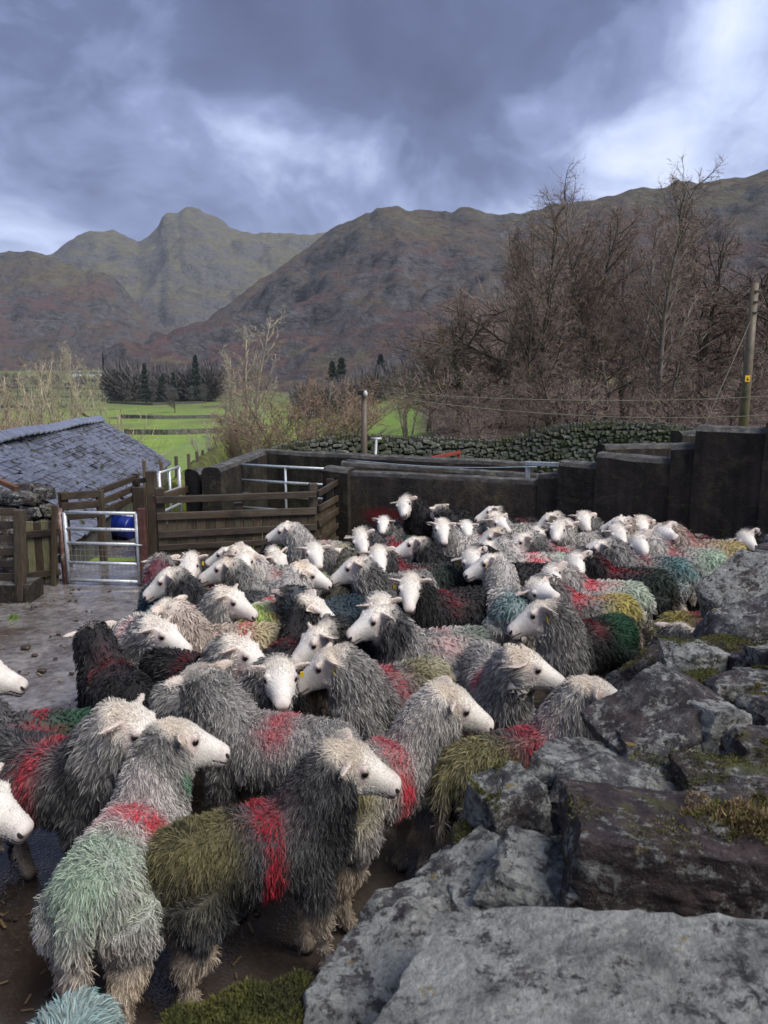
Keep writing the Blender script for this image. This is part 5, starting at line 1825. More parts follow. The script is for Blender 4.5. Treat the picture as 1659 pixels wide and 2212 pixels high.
def tpar(P):
    """0 at the neck base, 1 at the poll; the whole head, jaw included, is above 1"""
    t = (P - NB) @ NU / NL
    return np.maximum(t, 1.2 * sstep(.385, .435, P[:, 0]) * sstep(.56, .61, P[:, 2]))
def template_raw():
    mb = MB()
    X, Z = (0, 1, 0), (0, 0, 1)
    tr = [(-.475, .555, .02, .03), (-.455, .55, .080, .085), (-.41, .535, .130, .125), (-.33, .522, .162, .152), (-.2, .513, .177, .163), (-.05, .508, .187, .167), (.1, .509, .182, .167),
          (.22, .508, .160, .170), (.31, .520, .132, .152), (.375, .535, .085, .11), (.40, .54, .02, .03)]
    KX = .86
    def sq(x): return .25 + (x - .25) * KX if x < .25 else x
    mb.add(*loft([((sq(x), 0, z), X, Z, a * .87, b * .95, b * .93) for x, z, a, b in tr], 26))
    mb.add(*loft_path([(.10, 0, .47), (.20, 0, .55), (.272, 0, .65), (.335, 0, .725), (.377, 0, .78), (.402, 0, .805)],
                      [(.13, .15), (.134, .155), (.124, .142), (.110, .126), (.092, .104), (.045, .05)], 20))
    hs = [(-.16, .02, .018, .02), (-.10, .052, .042, .055), (.02, .066, .058, .085), (.16, .070, .061, .102), (.30, .069, .058, .108), (.44, .060, .053, .099), (.58, .049, .048, .079), (.72, .041, .044, .061),
          (.85, .0385, .041, .053), (.93, .0385, .038, .053), (.985, .034, .030, .046), (1.015, .020, .015, .024)]
    mb.add(*loft([(hp(s, 0, 0), (0, 1, 0), HUP, a * 1.14, u * 1.04, d * 1.04) for s, a, u, d in hs], 24))
    for sg in (-1, 1):
        # brow and cheek
        mb.add(*loft_path([hp(.16, sg * .060, .035), hp(.27, sg * .070, .032), hp(.38, sg * .055, .024)], [.010, .020, .008], 10))
        mb.add(*loft_path([hp(.20, sg * .040, -.045), hp(.34, sg * .045, -.050), hp(.52, sg * .030, -.045)], [.015, .032, .012], 10))
        # nostril wing, lip
        mb.add(*loft_path([hp(.88, sg * .022, .016), hp(.95, sg * .024, .008), hp(.995, sg * .014, -.002)], [.010, .014, .008], 8))
        # ear, set low at the side of the poll
        e0 = hp(.0, sg * .063, .022)
        ed_ = np.array((-.30, sg * 1.0, .02)); ed_ /= np.linalg.norm(ed_)
        wd_ = np.array((.70, sg * .02, .62)); wd_ -= ed_ * wd_.dot(ed_); wd_ /= np.linalg.norm(wd_)
        nn_ = np.cross(ed_, wd_)
        es = [(-.02, .012, .011), (.0, .017, .011), (.03, .027, .010), (.058, .031, .009), (.085, .025, .0075), (.105, .013, .006), (.113, .004, .003)]
        mb.add(*loft([(e0 + ed_ * d, wd_, nn_, a, b, b) for d, a, b in es], 14))
        # front leg
        mb.add(*loft_path([(sq(x), sg * y, z) for x, y, z in ((.20, .08, .46), (.215, .085, .36), (.225, .087, .28), (.232, .087, .20), (.228, .087, .12), (.226, .087, .06), (.238, .087, .028), (.25, .087, .0))],
                          [.080, .070, .048, .035, .026, .028, .032, .033], 14))
        # hind leg
        mb.add(*loft_path([(sq(x), sg * y, z) for x, y, z in ((-.32, .085, .48), (-.29, .105, .38), (-.32, .103, .28), (-.385, .098, .205), (-.385, .095, .13), (-.372, .095, .06), (-.358, .095, .028), (-.345, .095, .0))],
                          [.12, .105, .064, .040, .029, .029, .033, .033], 14))
    mb.add(*loft_path([(sq(-.44), 0, .57), (sq(-.485), 0, .53), (sq(-.505), 0, .45), (sq(-.50), 0, .37), (sq(-.495), 0, .30)], [.045, .045, .042, .034, .015], 12))
    return np.concatenate(mb.v), np.concatenate(mb.f)
def evaluate(ob):
    dg = bpy.context.evaluated_depsgraph_get()
    me = ob.evaluated_get(dg).to_mesh()
    me.calc_loop_triangles()
    v = np.zeros(len(me.vertices) * 3); me.vertices.foreach_get('co', v)
    f = np.zeros(len(me.loop_triangles) * 3, np.int32); me.loop_triangles.foreach_get('vertices', f)
    ob.evaluated_get(dg).to_mesh_clear()
    return v.reshape(-1, 3), f.reshape(-1, 3)
_v, _f = template_raw()
_o = link('tmp', mesh_np('tmp', _v, _f))
_m = _o.modifiers.new('r', 'REMESH'); _m.mode = 'VOXEL'; _m.voxel_size = .0085
_m = _o.modifiers.new('s', 'SMOOTH'); _m.factor = .5; _m.iterations = 3
TV0, TF0 = evaluate(_o)
bpy.data.objects.remove(_o)
TV0[:, 2] = np.maximum(TV0[:, 2], 0.0)
def lod(ratio):
    o = link('tmp', mesh_np('tmp', TV0, TF0))
    g = o.vertex_groups.new(name='g')
    t = tpar(TV0)
    wgt = 1 - .85 * sstep(.85, 1.1, t)
    for q in range(11):
        ids = np.nonzero(np.round(wgt * 10) == q)[0]
        if len(ids): g.add(ids.tolist(), q / 10, 'REPLACE')
    m = o.modifiers.new('d', 'DECIMATE'); m.ratio = ratio; m.vertex_group = 'g'; m.vertex_group_factor = 1.0
    v, f = evaluate(o)
    bpy.data.objects.remove(o)
    return v, f
LODS = [lod(.22), lod(.15), lod(.068), lod(.042)]

# ------------------------------------------------------------------ pose
def rotz(a, p):
    c, s = np.cos(a), np.sin(a)
    return np.stack([p[:, 0] * c - p[:, 1] * s, p[:, 0] * s + p[:, 1] * c, p[:, 2]], 1)
def roty(a, p):          # positive a lifts the front (+x) up
    c, s = np.cos(a), np.sin(a)
    return np.stack([p[:, 0] * c - p[:, 2] * s, p[:, 1], p[:, 0] * s + p[:, 2] * c], 1)
def rotx(a, p):
    c, s = np.cos(a), np.sin(a)
    return np.stack([p[:, 0], p[:, 1] * c - p[:, 2] * s, p[:, 1] * s + p[:, 2] * c], 1)
def pose(p, yaw, pitch, hyaw, hpitch, hroll=0.0, legs=(0, 0, 0, 0)):
    """bend neck by yaw/pitch, head by hyaw/hpitch (radians) in the sheep's own frame"""
    p = np.asarray(p, float).copy()
    t = tpar(p)
    low = sstep(.30, .46, p[:, 2])
    t = np.where(p[:, 0] > .1, t, 0) * low
    tc_ = np.clip(t, 0, 1)
    K = 33
    ts = np.linspace(0, 1, K)
    s = sstep(0, 1.0, ts)
    dirs = rotz(yaw * s, roty(pitch * s, np.repeat(NU[None], K, 0)))
    cur = np.concatenate([[NB], NB + np.cumsum((dirs[1:] + dirs[:-1]) / 2 * NL / (K - 1), 0)])
    cx = np.stack([np.interp(tc_, ts, cur[:, k]) for k in range(3)], 1)
    sp = np.interp(tc_, ts, s)
    ax = NB + NU * (tc_ * NL)[:, None]
    off = p - ax
    hw = sstep(.80, 1.12, t)
    ho = p - NP
    hr = rotz(hyaw * hw, roty(hpitch * hw, rotx(hroll * hw, ho)))
    off = off + (hr - ho)
    q = cx + rotz(yaw * sp, roty(pitch * sp, off))
    q = np.where((t > 0)[:, None], q, p)
    # legs: shear below the elbow/stifle so that the hooves stay on the ground
    lw = np.clip((.34 - p[:, 2]) / .34, 0, 1)
    for i, (fx, sy) in enumerate(((1, 1), (1, -1), (-1, 1), (-1, -1))):
        m = (np.sign(p[:, 0]) == fx) & (np.sign(p[:, 1]) == sy) & (p[:, 2] < .34)
        q[m, 0] += legs[i] * lw[m]
    return q

# ------------------------------------------------------------------ wool on the rest pose
def wool(n_body, n_head, hwid, seed, curls):
    rg = np.random.default_rng(seed)
    v, f = LODS[0]
    a, b, c = v[f[:, 0]], v[f[:, 1]], v[f[:, 2]]
    fn = np.cross(b - a, c - a); area = np.linalg.norm(fn, axis=1) / 2
    fn /= np.linalg.norm(fn, axis=1)[:, None] + 1e-12
    vn = np.zeros_like(v)
    for k in range(3): np.add.at(vn, f[:, k], fn * area[:, None])
    vn /= np.linalg.norm(vn, axis=1)[:, None] + 1e-12
    cen = (a + b + c) / 3
    t = tpar(cen)
    hd_ = sstep(.92, 1.10, np.where(cen[:, 0] > .3, t, 0))
    s_ = (cen - NP) @ HU / HLn
    def samp(wt, n):
        pr = wt / wt.sum()
        k = rg.choice(len(f), n, p=pr)
        r1, r2 = np.sqrt(rg.random(n)), rg.random(n)
        w0, w1, w2 = 1 - r1, r1 * (1 - r2), r1 * r2
        P = a[k] * w0[:, None] + b[k] * w1[:, None] + c[k] * w2[:, None]
        N = vn[f[k, 0]] * w0[:, None] + vn[f[k, 1]] * w1[:, None] + vn[f[k, 2]] * w2[:, None]
        return P, N / (np.linalg.norm(N, axis=1)[:, None] + 1e-9)
    low = cen[:, 2]
    nzf = fn[:, 2]
    wb = area * (1 - hd_) * np.where((nzf < -.55) & (low > .26) & (low < .45), .3, 1.0) * np.where(low < .25, .75, 1.0) * (low > .03)
    P, N = samp(wb, n_body)
    edist = np.minimum(np.linalg.norm(cen - hp(.30, .076, .018), axis=1), np.linalg.norm(cen - hp(.30, -.076, .018), axis=1))
    wh = area * hd_ * (.75 + .25 * sstep(.75, .2, s_)) * (s_ < .88) * (edist > .022)
    P2_, N2 = samp(wh, n_head)
    P = np.concatenate([P, P2_]); N = np.concatenate([N, N2])
    n = len(P)
    ishead = np.arange(n) >= n_body
    leg = (P[:, 2] < .31) & ~ishead
    sh = (P - NP) @ HU / HLn
    rad_head = np.linalg.norm(P - hp(.08, 0, .02), axis=1)
    tt_ = np.where(P[:, 0] > .25, tpar(P), 0)
    L = np.where(leg, .028 + .010 * sstep(.1, .26, P[:, 2]), .040 + .004 * sstep(.2, .6, tt_) - .012 * sstep(.75, 1.0, tt_))
    L = np.where(ishead, .0062 + .016 * sstep(.55, -.02, sh), L)
    L = np.where(ishead & (np.abs(P[:, 1]) > .072), .008, L)
    # longer britch and neck ruff
    L = L * (1 + .15 * ((P[:, 0] < -.22) & ~leg & ~ishead))
    L = L * rg.uniform(.65, 1.25, n)
    # flow: back and down
    tn = np.where(ishead[:, None], -HU[None] * .9 + np.array((0, 0, -.1)), np.array((-.35, 0, -.95)))
    fl = fbm(P * 9 + 3, 2, seed)[:, None] * np.array((.9, .6, .4)) + fbm(P * 9 + 30, 2, seed + 4)[:, None] * np.array((.3, .9, -.4))
    tn = tn + fl * np.where(ishead, .35, .75)[:, None]
    tn = tn - N * (tn * N).sum(1)[:, None]
    tn /= np.linalg.norm(tn, axis=1)[:, None] + 1e-9
    nw = np.where(ishead, .55, np.where(leg, .5, .58)) * rg.uniform(.7, 1.3, n)
    d1 = N * nw[:, None] + tn * .75 + rg.normal(0, .17, (n, 3))
    d1 /= np.linalg.norm(d1, axis=1)[:, None]
    d2 = d1 * .45 + tn * .55 + np.array((0, 0, -.35)) * (~ishead)[:, None] + rg.normal(0, .28, (n, 3)) + N * .12
    d2 /= np.linalg.norm(d2, axis=1)[:, None]
    root = P - N * .004
    m1 = P + d1 * (L * .5)[:, None]
    tip = m1 + d2 * (L * .5)[:, None]
    # locks: tips gather
    nc = max(200, n_body // 7)
    ci = rg.choice(n_body, nc, replace=False)
    tgt = tip[ci]; tb = P[ci]
    near = np.zeros(n_body, int)
    for k in range(0, n_body, 1500):
        d_ = ((P[k:min(k + 1500, n_body), None, :] - tb[None]) ** 2).sum(2)
        near[k:min(k + 1500, n_body)] = d_.argmin(1)
    pull = .55
    tip[:n_body] += (tgt[near] - tip[:n_body]) * pull
    m1[:n_body] += (tgt[near] - tip[:n_body]) * .12
    wdv = np.cross(d1, N * .6 + rg.normal(0, .6, (n, 3))); wdv /= np.linalg.norm(wdv, axis=1)[:, None] + 1e-9
    hw_ = np.where(ishead, hwid * .42, np.where(leg, hwid * .8, hwid)) * rg.uniform(.7, 1.25, n)
    W = wdv * hw_[:, None]
    if curls:
        m2 = m1 * .5 + tip * .5 + np.cross(d2, W / (hw_[:, None])) * (L * .24 * rg.choice([-1, 1], n))[:, None]
        V = np.stack([root - W, root + W, m1 - W * .9, m1 + W * .9, m2 - W * .65, m2 + W * .65, tip], 1)
        base = (np.arange(n) * 7)[:, None]
        Fc = np.concatenate([base + np.array(q) for q in ((0, 1, 3), (0, 3, 2), (2, 3, 5), (2, 5, 4), (4, 5, 6))])
        tt = np.array((0, 0, .5, .5, .8, .8, 1.0))
    else:
        V = np.stack([root - W, root + W, m1 - W * .85, m1 + W * .85, tip], 1)
        base = (np.arange(n) * 5)[:, None]
        Fc = np.concatenate([base + np.array(q) for q in ((0, 1, 3), (0, 3, 2), (2, 3, 4))])
        tt = np.array((0, 0, .5, .5, 1.0))
    return dict(V=V.reshape(-1, 3), F=Fc, P=P, n=n, k=V.shape[1], tt=tt, lockrnd=rg.random(nc), near=np.concatenate([near, rg.integers(0, nc, n - n_body)]), rnd=rg.random(n), head=ishead)
WOOL = [wool(20500, 7500, .00150, 1, True), wool(12800, 4400, .0022, 4, False), wool(5000, 1000, .0036, 2, False), wool(2700, 350, .0055, 3, False)]

WHITE = np.array((.84, .79, .715)); CREAM = np.array((.72, .60, .455)); LEGC = np.array((.58, .48, .37))
TONES = dict(K=((.008, .0075, .008), (.034, .032, .032)), C=((.018, .018, .021), (.125, .122, .120)), G=((.085, .082, .078), (.42, .40, .375)),
             L=((.27, .255, .24), (.64, .60, .555)), T=((.36, .285, .235), (.58, .49, .42)), N=((.028, .040, .052), (.07, .095, .11)), B=((.05, .046, .036), (.15, .135, .10)))
PAINT = dict(green=(.018, .135, .055), pgreen=(.30, .46, .30), lime=(.36, .50, .05), yellow=(.47, .38, .035), pyellow=(.50, .44, .17), teal=(.085, .20, .205), blue=(.018, .065, .10), olive=(.50, .445, .16), pteal=(.26, .37, .35),
             dgreen=(.035, .085, .05))
RED = np.array((.55, .014, .040))
def fleece_colour(P, rnd_, lock, spec, seed, both=False):
    """colour of wool rooted at rest position P"""
    P = P.copy()
    P[:, 0] = np.where(P[:, 0] < .25, .25 + (P[:, 0] - .25) / .86, P[:, 0])
    t = np.where(P[:, 0] > .2, tpar(P), 0)
    c0, c1 = (np.array(q) for q in TONES[spec['tone']])
    n1 = fbm(P * 3.4 + seed * 3.1, 3, seed)
    k = np.clip(0.5 + 1.15 * n1 + .5 * (lock - .5) + .75 * (rnd_ - .5), 0, 1)
    col = c0[None] + (c1 - c0)[None] * k[:, None]
    if spec.get('shoulder'):
        s0, s1 = (np.array(q) for q in TONES[spec['shoulder']])
        w_ = sstep(.02, .14, P[:, 0] + .12 * n1) * sstep(1.05, .75, t)
        cs = s0[None] + (s1 - s0)[None] * k[:, None]
        col = col + (cs - col) * w_[:, None]
    if spec.get('neck'):
        s0, s1 = (np.array(q) for q in TONES[spec['neck']])
        w_ = sstep(.05, .35, t + .25 * n1)
        cs = s0[None] + (s1 - s0)[None] * k[:, None]
        col = col + (cs - col) * w_[:, None]
    # pale tan belly fringe, britch and tail
    w_ = sstep(.36, .22, P[:, 2] + .06 * n1) * .75
    w_ = np.maximum(w_, .5 * sstep(-.40, -.47, P[:, 0]) * sstep(.52, .40, P[:, 2]))
    col = col + (LEGC * .8 - col) * (w_ * (0.45 if spec['tone'] in 'K' else 1))[:, None]
    legw = sstep(.335, .27, P[:, 2] + .03 * n1)
    col = col + (LEGC * (.75 + .5 * rnd_[:, None]) - col) * legw[:, None]
    base = col
    if spec.get('rump'):
        pc = np.array(PAINT[spec['rump'][0]])
        w_ = sstep(-.07, -.27, P[:, 0] + .16 * n1) * sstep(.40, .62, P[:, 2] + .10 * n1) * spec['rump'][1]
        w_ = w_ * np.clip(.22 + .55 * lock + .75 * rnd_ + .5 * fbm(P * 7 + seed, 2, seed + 5), 0, 1)
        lum = np.clip(col.mean(1) / .22, .35, 1.25)[:, None]
        col = col + (pc * (.45 + .55 * lum) - col) * w_[:, None]
    if spec.get('red'):
        xr, st_ = spec.get('redx', .03), spec['red']
        slant = (P[:, 2] - .65) * spec.get('slant', .25)
        d = (P[:, 0] - xr - slant + .05 * n1 + .02 * fbm(P * 14 + seed, 2, seed + 3)) / (spec.get('redw', .052) * (1 + .5 * n1))
        dn = spec.get('redz', .56)
        w_ = np.exp(-d ** 4) * sstep(dn - .08, dn + .06, P[:, 2]) * st_
        if spec.get('redside'):
            w_ = w_ * sstep(-.06, .06, P[:, 1] * spec['redside'] + .03)
        w_ = np.clip(w_ * (.45 + .5 * lock + .4 * rnd_ + .8 * fbm(P * 11 + seed * 2, 2, seed + 8)), 0, 1)
        lum = np.clip(.55 + col.mean(1) * 2.2, .5, 1.2)[:, None]
        offneck = sstep(.42, .12, t)
        w_ = w_ * offneck
        pink = offneck * np.exp(-(d / 1.7) ** 2) * sstep(.56, .66, P[:, 2]) * st_ * .30
        col = col + (np.array((.55, .20, .24)) * lum - col) * pink[:, None]
        col = col + (RED * lum - col) * w_[:, None]
    hw = sstep(.86, 1.08, t + .06 * n1)
    def dab(c):
        for (pc, ctr, rad, k_) in spec.get('dabs', ()):
            w_ = sstep(rad, rad * .35, np.linalg.norm(P - np.array(ctr), axis=1) + .02 * n1) * k_
            c = c + (np.array(pc) - c) * w_[:, None]
        return c
    hs_ = (P - NP) @ HU / HLn
    dirt = np.clip(fbm(P * 16 + seed * 5.3, 3, seed + 2), 0, 1)[:, None]
    face = WHITE[None] + (CREAM - WHITE)[None] * np.clip(sstep(.35, -.1, hs_) * (.55 + .6 * n1), 0, 1)[:, None] * spec.get('cream', .8)
    face = face + (np.array((.40, .32, .25)) - face) * dirt * .55
    muz = sstep(.62, .95, hs_)[:, None]
    face = face + (np.array((.60, .50, .46)) - face) * muz * .5
    face = face * spec.get('headk', 1.0)
    face = face * (.93 + .12 * rnd_[:, None])
    col = dab(col + (face - col) * hw[:, None])
    if both:
        return base + (face - base) * hw[:, None], col
    return col
def skin_colour(P, spec, seed):
    rnd_ = np.full(len(P), .45)
    col = fleece_colour(P, rnd_, rnd_, spec, seed) * 1.0
    t = np.where(P[:, 0] > .3, tpar(P), 0)
    hw = sstep(.95, 1.1, t)[:, None]
    for sg in (-1, 1):
        e = np.linalg.norm((P - hp(.30, sg * .076, .018)) * np.array((1, 1, 1.0)), axis=1)
        w_ = (sstep(.024, .015, e))[:, None] * .8
        col = col + (np.array((.06, .045, .04)) - col) * w_
        # lining of the ear
        ear = (np.abs(P[:, 1]) > .07)[:, None] * hw
        col = col + (np.array((.66, .50, .45)) - col) * ear * .35
    s = (P - NP) @ HU / HLn
    up = (P - NP) @ HUP
    nose = (sstep(.92, .99, s) * np.exp(-((up + .004) / .014) ** 2))[:, None]
    col = col + (np.array((.16, .10, .095)) - col) * nose * .55
    hoof = sstep(.035, .02, P[:, 2])[:, None]
    return col + (np.array((.03, .025, .02)) - col) * hoof

def face_attr(me, v):
    a = me.attributes.new('face', 'FLOAT_VECTOR', 'POINT')
    s_ = np.where(tpar(v) > .9, (v - NP) @ HU / HLn, -1)
    a.data.foreach_set('vector', np.stack([s_, (v - NP) @ HUP, np.abs(v[:, 1])], 1).astype(np.float32).ravel())
_bm = bmesh.new(); bmesh.ops.create_icosphere(_bm, subdivisions=2, radius=.0155)
EYE = bpy.data.meshes.new('eye'); _bm.to_mesh(EYE); _bm.free(); EYE.materials.append(M_EYE)
for p_ in EYE.polygons: p_.use_smooth = True
TAGY = mesh_np('ear_tag', *cbox(.006, .020, .030, .002), M_TAGY)
TAGB = mesh_np('ear_tag', *cbox(.006, .020, .026, .002), M_TAGB)
REF = np.array((.0, 0, .69))                       # mid-back, wool included
FLOCK = []
def S(back, head, heading, hd, tone, label, lod_=2, s=1.0, **kw):
    FLOCK.append(dict(back=back, head=head, heading=heading, hd=hd, tone=tone, label=label, lod=lod_, s=s, **kw))
# back pixel, head pixel, body heading and head heading (0 right, 90 away, 180 left, -90 towards the viewer), fleece tone
S((530, 1737), (772, 1652), 25, 2, 'C', 'charcoal sheep with mustard rump and dark red side stripe, head raised in profile', 0, 1.0, rump=('olive', .62), red=.85, redx=.03, redz=.40, slant=.1)
S((285, 1745), (412, 1618), 48, 22, 'L', 'pale grey sheep with soft green rump, red loin stripe and green dab on its neck', 0, 1.0, rump=('pgreen', .7), red=1.0, redx=.0, redz=.46, redside=-1, neck='G', dabs=(((.05, .30, .13), (.31, -.09, .66), .075, .8),))
S((18, 2372), (20, 2900), -96, -96, 'L', 'pale teal-tinted woolly back right below the green-rumped grey sheep', 1, 1.0, rump=('pteal', 1.3), pt=1, hb=-25)
S((100, 1590), (292, 1572), 14, -6, 'C', 'charcoal sheep with dark red stripe and a blue tag in its ear', 1, 1.06, red=.75, redx=.0, redz=.42, slant=.05, tagb=1, neck='G')
S((-315, 1745), (-12, 1740), 0, -12, 'G', 'white face of a sheep reaching in below the blue-tagged charcoal one', 1, 1.0)
S((-225, 1515), (-12, 1455), 24, 10, 'G', 'grey sheep at the yard edge with its white head turned to the flock', 2, 1.0)
S((70, 1535), (-130, 1500), 186, 190, 'C', 'charcoal sheep with a bottle-green rump and a short red mark', 2, 1.0, rump=('green', 1.0), red=.9, redx=-.06, redz=.58)
S((258, 1428), (205, 1378), 112, 118, 'K', 'black sheep walking away from us with both white ears spread', 2, 1.0, red=.35, redx=.02, redz=.62)
S((605, 1552), (432, 1497), 165, 120, 'G', 'big grey sheep looking away, yellow tag in its ear and red dab on its back', 0, 1.06, red=.8, redx=-.06, redz=.62, tag=1, tonemix=1)
S((470, 1468), (600, 1475), 2, -80, 'G', 'grey sheep with broad white face turned to us, dark red band on its loin', 1, 1.0, red=.75, redx=.02, redz=.45, tag=1)
S((398, 1402), (508, 1412), 2, -14, 'K', 'black sheep with grey-white head beside the sheep walking away', 2, 1.0, red=.35, redx=-.02, neck='G')
S((315, 1350), (372, 1382), -30, -16, 'L', 'pinkish-grey sheep with a pink-washed back, head bent low', 2, 1.0, red=.35, redx=-.12, redw=.11, redz=.6)
S((490, 1348), (415, 1337), 190, 150, 'T', 'cream-tan sheep seen from behind its head, red and lime on its rump', 2, 1.0, rump=('pyellow', .7), red=.8, redx=-.17, redz=.58)
S((610, 1378), (676, 1322), 40, -6, 'K', 'black-necked sheep with a warm white face in profile, red mark on its back', 2, 1.0, red=.6, redx=-.02, redz=.62, cream=1.1)
S((775, 1345), (690, 1380), 205, 210, 'K', 'plain black fleece pressed between the black-necked sheep and the mossy-rumped one', 2, 1.0, hb=-30)
S((803, 1262), (796, 1290), -84, -84, 'G', 'sheep facing us with a pink-stained chest above the plain black fleece', 2, .95, neck='L', tag=1, dabs=(((.55, .20, .24), (.36, 0, .56), .16, .6),))
S((945, 1358), (832, 1325), 196, 205, 'L', 'light grey sheep with a black neck and dark green rump, nose to the flock', 2, 1.02, rump=('dgreen', .85), red=.25, redx=-.08, neck='C')
S((850, 1432), (690, 1446), 178, 186, 'G', 'grey sheep touching noses, with red loin patch and yellow hip', 1, 1.0, rump=('pyellow', .55), red=.85, redx=.02, redz=.56, tag=1)
S((805, 1592), (968, 1528), 38, 0, 'L', 'pale grey sheep with long red side stripe and primrose rump', 0, 1.0, rump=('pyellow', .95), red=1.0, redx=.0, redz=.38, slant=.1, shoulder='L')
S((1072, 1412), (1118, 1462), -48, -6, 'L', 'pale sheep with a dark chest and strong white profile behind the pale red-striped one', 1, 1.0, red=.7, redx=.12, redz=.55, neck='G')
S((1118, 1572), (1300, 1495), 24, -4, 'C', 'olive-rumped sheep with bright red stripe, head half hidden by a boulder', 1, 1.02, rump=('olive', .75), red=1.0, redx=.02, redz=.40, slant=.0, shoulder='G', redw=.07)
S((1275, 1334), (1148, 1336), 180, 182, 'K', 'black-bodied sheep with grey ruff, emerald rump and red spot, standing in profile', 1, 1.04, rump=('green', .95), red=.9, redx=-.02, redz=.66, shoulder='G', tag=1)
S((1400, 1425), (1474, 1374), 40, 60, 'C', 'white crown of a sheep peeping over the boulders, yellow tag in its ear', 2, .95, tag=1)
S((1535, 1318), (1640, 1330), 0, 0, 'G', 'yellow and red rump of a sheep tucked behind the boulders', 2, 1.0, rump=('yellow', .8), red=.8, redx=-.16)
S((1272, 1278), (1155, 1283), 180, -58, 'G', 'grey sheep with mustard-yellow rump, its face turned down and back to us', 2, 1.0, rump=('yellow', .9), red=.9, redx=.08, redz=.62)
S((1300, 1250), (1152, 1240), 180, -92, 'L', 'light sheep with a red mark and mint-green hip, frontal white face above its neighbour', 2, 1.0, rump=('pgreen', .6), red=.8, redx=.06, redz=.6)
S((1352, 1222), (1218, 1214), 178, -95, 'K', 'black sheep with dark olive hindquarters, tagged white face looking straight out', 2, 1.04, rump=('dgreen', .5), red=.6, redx=.08, redz=.62, tag=1)
S((1402, 1198), (1282, 1192), 172, 186, 'G', 'grey sheep with a slate-teal rump and pinkish loin, head in profile', 2, 1.04, rump=('teal', 1.0), red=.6, redx=.02, redz=.6)
S((1478, 1180), (1372, 1174), 174, -96, 'L', 'light sheep with apple-green rump, frontal face among the back rows', 2, 1.04, rump=('pgreen', .9), red=.45, redx=.06, redz=.6)
S((1528, 1163), (1418, 1162), 174, -78, 'T', 'cream sheep with golden-yellow rump nearest the stepped wall', 2, 1.06, rump=('yellow', .75), red=.4, redx=.1, redz=.6)
S((1690, 1168), (1598, 1163), 186, -90, 'K', 'frontal white face with level ears at the end of the boulder wall', 2, 1.0)
S((1488, 1140), (1388, 1131), 178, 188, 'K', 'black sheep with a small red mark along the foot of the stepped wall', 3, 1.0, red=.6, redx=.0, redz=.62)
S((1338, 1140), (1319, 1152), -110, -90, 'L', 'short broad-faced sheep looking out between teal-rumped and apple-green ones', 3, 1.0)
S((1302, 1130), (1231, 1120), 180, -88, 'G', 'long-necked sheep with pricked pale face and slate-grey back', 3, 1.0)
S((1335, 1114), (1263, 1103), 182, 165, 'T', 'cream sheep with a pinkish chest looking towards the stepped wall', 3, 1.0, dabs=(((.55, .28, .28), (.34, 0, .58), .16, .5),))
S((1395, 1117), (1328, 1103), 182, -90, 'T', 'farthest pinkish sheep facing us, hard against the stepped wall', 3, 1.0, red=.35, redx=.02)
S((1215, 1118), (1150, 1113), 180, 184, 'G', 'grey sheep with green-yellow smudge on its cheek, profile near the front wall', 3, 1.0, red=.6, redx=.02, dabs=(((.42, .45, .12), (.42, .06, .76), .075, .7),))
S((1102, 1118), (1045, 1111), 180, 184, 'K', 'dark sheep in profile beneath the pale pipe frame', 3, 1.0, red=.7, redx=-.1)
S((1030, 1128), (990, 1121), 178, 120, 'K', 'dark sheep whose white poll is turned away, right of the big black one', 3, .95)
S((928, 1094), (856, 1110), 174, -98, 'K', 'big black sheep standing clear by the front wall, white face to us', 2, 1.1, red=.3, redx=-.02, redz=.66)
S((862, 1128), (847, 1139), -100, -92, 'G', 'low white face peeping under the chin of the big black sheep', 3, .86)
S((1022, 1153), (960, 1152), 176, -82, 'L', 'pale sheep with a red hip, frontal face right of the big black one', 3, 1.0, red=.8, redx=-.14)
S((1062, 1135), (1050, 1144), -84, -86, 'L', 'small-faced pale sheep with a yellow tag in its ear', 3, .92, tag=1)
S((1135, 1132), (1091, 1136), 182, -60, 'L', 'pale sheep with its face half turned, above the brown-faced one', 3, 1.0)
S((1142, 1163), (1082, 1159), 182, 196, 'G', 'grey sheep with a tawny brown face bent down', 3, 1.0, cream=1.5, headk=.85)
S((1158, 1138), (1150, 1151), -92, -92, 'G', 'narrow white face looking straight out in the middle of the back rows', 3, .95)
S((1238, 1150), (1187, 1152), 182, -108, 'L', 'dark-nosed sheep with a pale grey back beside the narrow white face', 3, 1.0)
S((1240, 1126), (1203, 1133), 182, -88, 'L', 'pale face squeezed between the long-necked sheep and the dark-nosed one', 3, .95)
S((1150, 1186), (1036, 1187), 180, 186, 'L', 'pale sheep with mint-white hip and crimson dab, profile in the middle rows', 3, 1.0, rump=('pgreen', .6), red=.9, redx=.02)
S((1215, 1178), (1110, 1185), 180, 200, 'G', 'grey back with a crimson mark and grass-green rump in the middle rows', 3, 1.0, rump=('green', .7), red=.9, redx=.04, hb=-20)
S((1118, 1208), (996, 1203), 176, -80, 'K', 'long black fleece with a frontal white face, tagged, in mid flock', 2, 1.04, tag=1)
S((990, 1206), (926, 1196), 172, 186, 'K', 'black-necked sheep gazing aside with a cream profile', 2, 1.0)
S((900, 1226), (817, 1220), 178, -84, 'C', 'dark grey sheep with a mossy green back and a pink-red spot', 2, 1.0, rump=('dgreen', .7), red=.6, redx=.1)
S((1050, 1262), (1006, 1238), 116, 186, 'L', 'light grey sheep seen from behind with a sea-teal rump, head turned aside', 2, 1.02, rump=('teal', .9), neck='L', tag=1)
S((965, 1270), (894, 1284), 172, -92, 'K', 'black sheep with a neat frontal white face and yellow ear tag', 2, 1.0, tag=1, red=.5, redx=.02)
